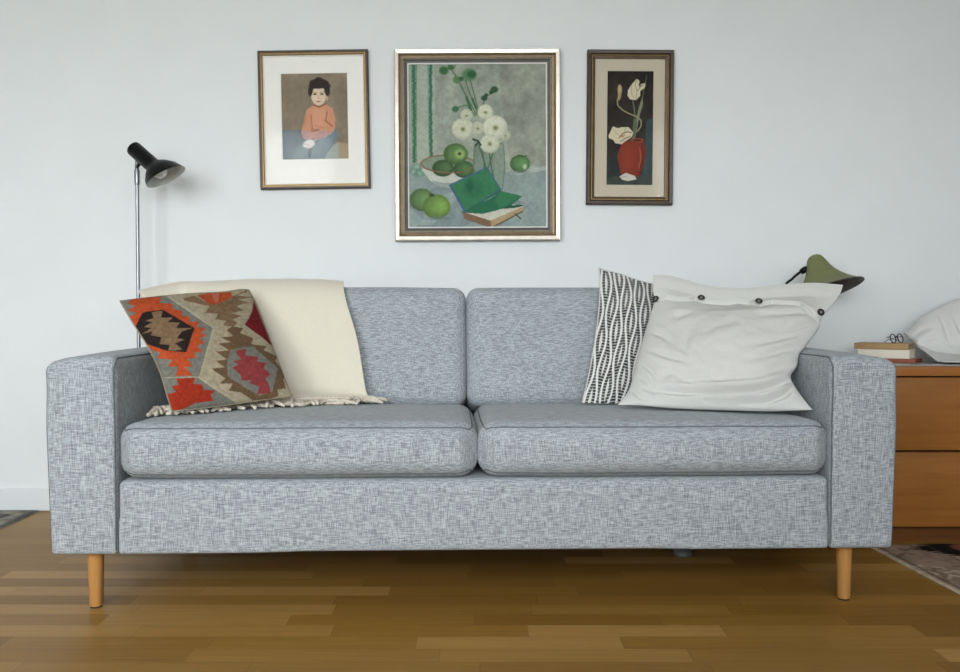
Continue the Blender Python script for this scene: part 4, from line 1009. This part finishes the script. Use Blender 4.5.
bpw.mesh('pillow_cover', M['cotton'], r_)
ob = [(916.5, 346), (930, 356), (944, 364.5), (975, 366), (1085, 366)]; od = [3.0, 2.88, 2.80, 2.78, 2.78]
inn_ = [bpw.base[-1][i] + Vector((0, 0, .006)) for i in range(0, 120, 2)]; on = resample(ob, len(inn_)); dd = np.interp(on[:, 0], [o[0] for o in ob], od)
V = []; K = 8
for q in range(len(inn_)):
    o = P(on[q, 0], on[q, 1], dd[q])
    for t in range(K + 1):
        p = inn_[q].lerp(o, t / K); p.z = max(p.z + .004 * math.sin(t / K * PI), cz + .006); V.append(p)
Fc = [(q * (K + 1) + t, q * (K + 1) + t + 1, (q + 1) * (K + 1) + t + 1, (q + 1) * (K + 1) + t) for q in range(len(inn_) - 1) for t in range(K)]
fo = mesh('flange', V, Fc, M['cotton'], r_, world=True); sm_ = fo.modifiers.new('thickness', 'SOLIDIFY'); sm_.thickness = .003; sm_.offset = 1

# ------------------------------------------------------------------ rugs
def rug(name, o, yaw, w, l, cv, label, t=.007):
    """o = back corner at the edge; x runs across, -y towards the room"""
    root = mesh
    nx, ny = cv.W, cv.H; Mr = Matrix.Translation(Vector((o[0], o[1], 0))) @ Matrix.Rotation(yaw, 4, 'Z')
    V = []; vc = []
    A = cv.a
    for j in range(ny):
        for i in range(nx):
            u, v = i / (nx - 1), j / (ny - 1); e = min(u, 1 - u) * w; e2_ = min(v, 1 - v) * l; z = t * min(1, .35 + min(e, e2_) / .012) if min(e, e2_) > 1e-6 else .0005
            V.append(Mr @ Vector((u * w, -v * l, z)))
    n0 = len(V); Fc = [(j * nx + i, (j + 1) * nx + i, (j + 1) * nx + i + 1, j * nx + i + 1) for j in range(ny - 1) for i in range(nx - 1)]
    Mi = Mr.inverted()
    ob_ = mesh(name, [Mi @ v for v in V], Fc, M['rug'], None, vcol=lin(np.clip(A.reshape(-1, 3), 0, 255)))
    ob_.matrix_world = Mr; WM[ob_.name] = Mr
    tag(ob_, label, 'rug'); return ob_
# right rug: 1 unit = 5 mm
cv = Canvas(160, 280, (146, 127, 112), 0, 0, 1.0)
r2 = np.random.RandomState(5)
for _ in range(420):
    x, y = r2.rand() * 230, r2.rand() * 280; a = r2.rand() * 6.28; l = 4 + r2.rand() * 7
    c = (196, 180, 160) if r2.rand() < .55 else (108, 90, 80)
    cv.line([(x, y), (x + l * math.cos(a), y + l * math.sin(a)), (x + l * math.cos(a) + 4 * math.cos(a + 1.6), y + l * math.sin(a) + 4 * math.sin(a + 1.6))], 2.2, c, .85)
for k in range(4):
    cx_, cy_ = 61, 12 + k * 72; rows_ = 9; dia = []
    for side in (1, -1):
        for q in (range(-rows_, rows_) if side > 0 else range(rows_ - 1, -rows_ - 1, -1)):
            w0 = 34 * (1 - abs(q + .5) / rows_); ya, yb = cy_ + q * 3.4, cy_ + (q + 1) * 3.4
            pts2 = [(cx_ + side * w0, ya), (cx_ + side * (w0 + 9), (ya + yb) / 2), (cx_ + side * w0, yb)]
            dia += pts2 if side > 0 else pts2[::-1]
    cv.poly(dia, (30, 27, 28)); cv.ell(cx_, cy_, 13, 10, (128, 74, 60), 1, .05); cv.ell(cx_, cy_, 6, 5, (40, 34, 32), 1, .05)
cv.line([(0, 0), (0, 280)], 3, (178, 164, 142)); cv.line([(4, 0), (4, 280)], 1.5, (96, 82, 72)); cv.line([(36, 0), (36, 280)], 1.5, (84, 70, 62), .7)
cv.noise(.12, 4, 41)
rug('rug', (1.243, 2.708), math.radians(3.6), 0.80, 1.40, cv, 'brown patterned rug with dark motifs in front of the chest of drawers')
cv = Canvas(200, 320, (134, 131, 124), 0, 0, 1.0)
for q, c, w_ in ((3, (100, 98, 94), 4), (10, (146, 138, 124), 3), (17, (92, 88, 84), 4), (26, (132, 124, 112), 3), (40, (96, 92, 88), 5), (52, (138, 130, 118), 3)):
    cv.line([(200 - q, q), (200 - q, 320)], w_, c); cv.line([(0, q), (200 - q, q)], w_, c)
cv.noise(.22, 5, 44)
rug('rug', (-2.68, 3.195), math.radians(0), 1.02, 1.6, cv, 'dark grey striped rug at the left edge near the baseboard')
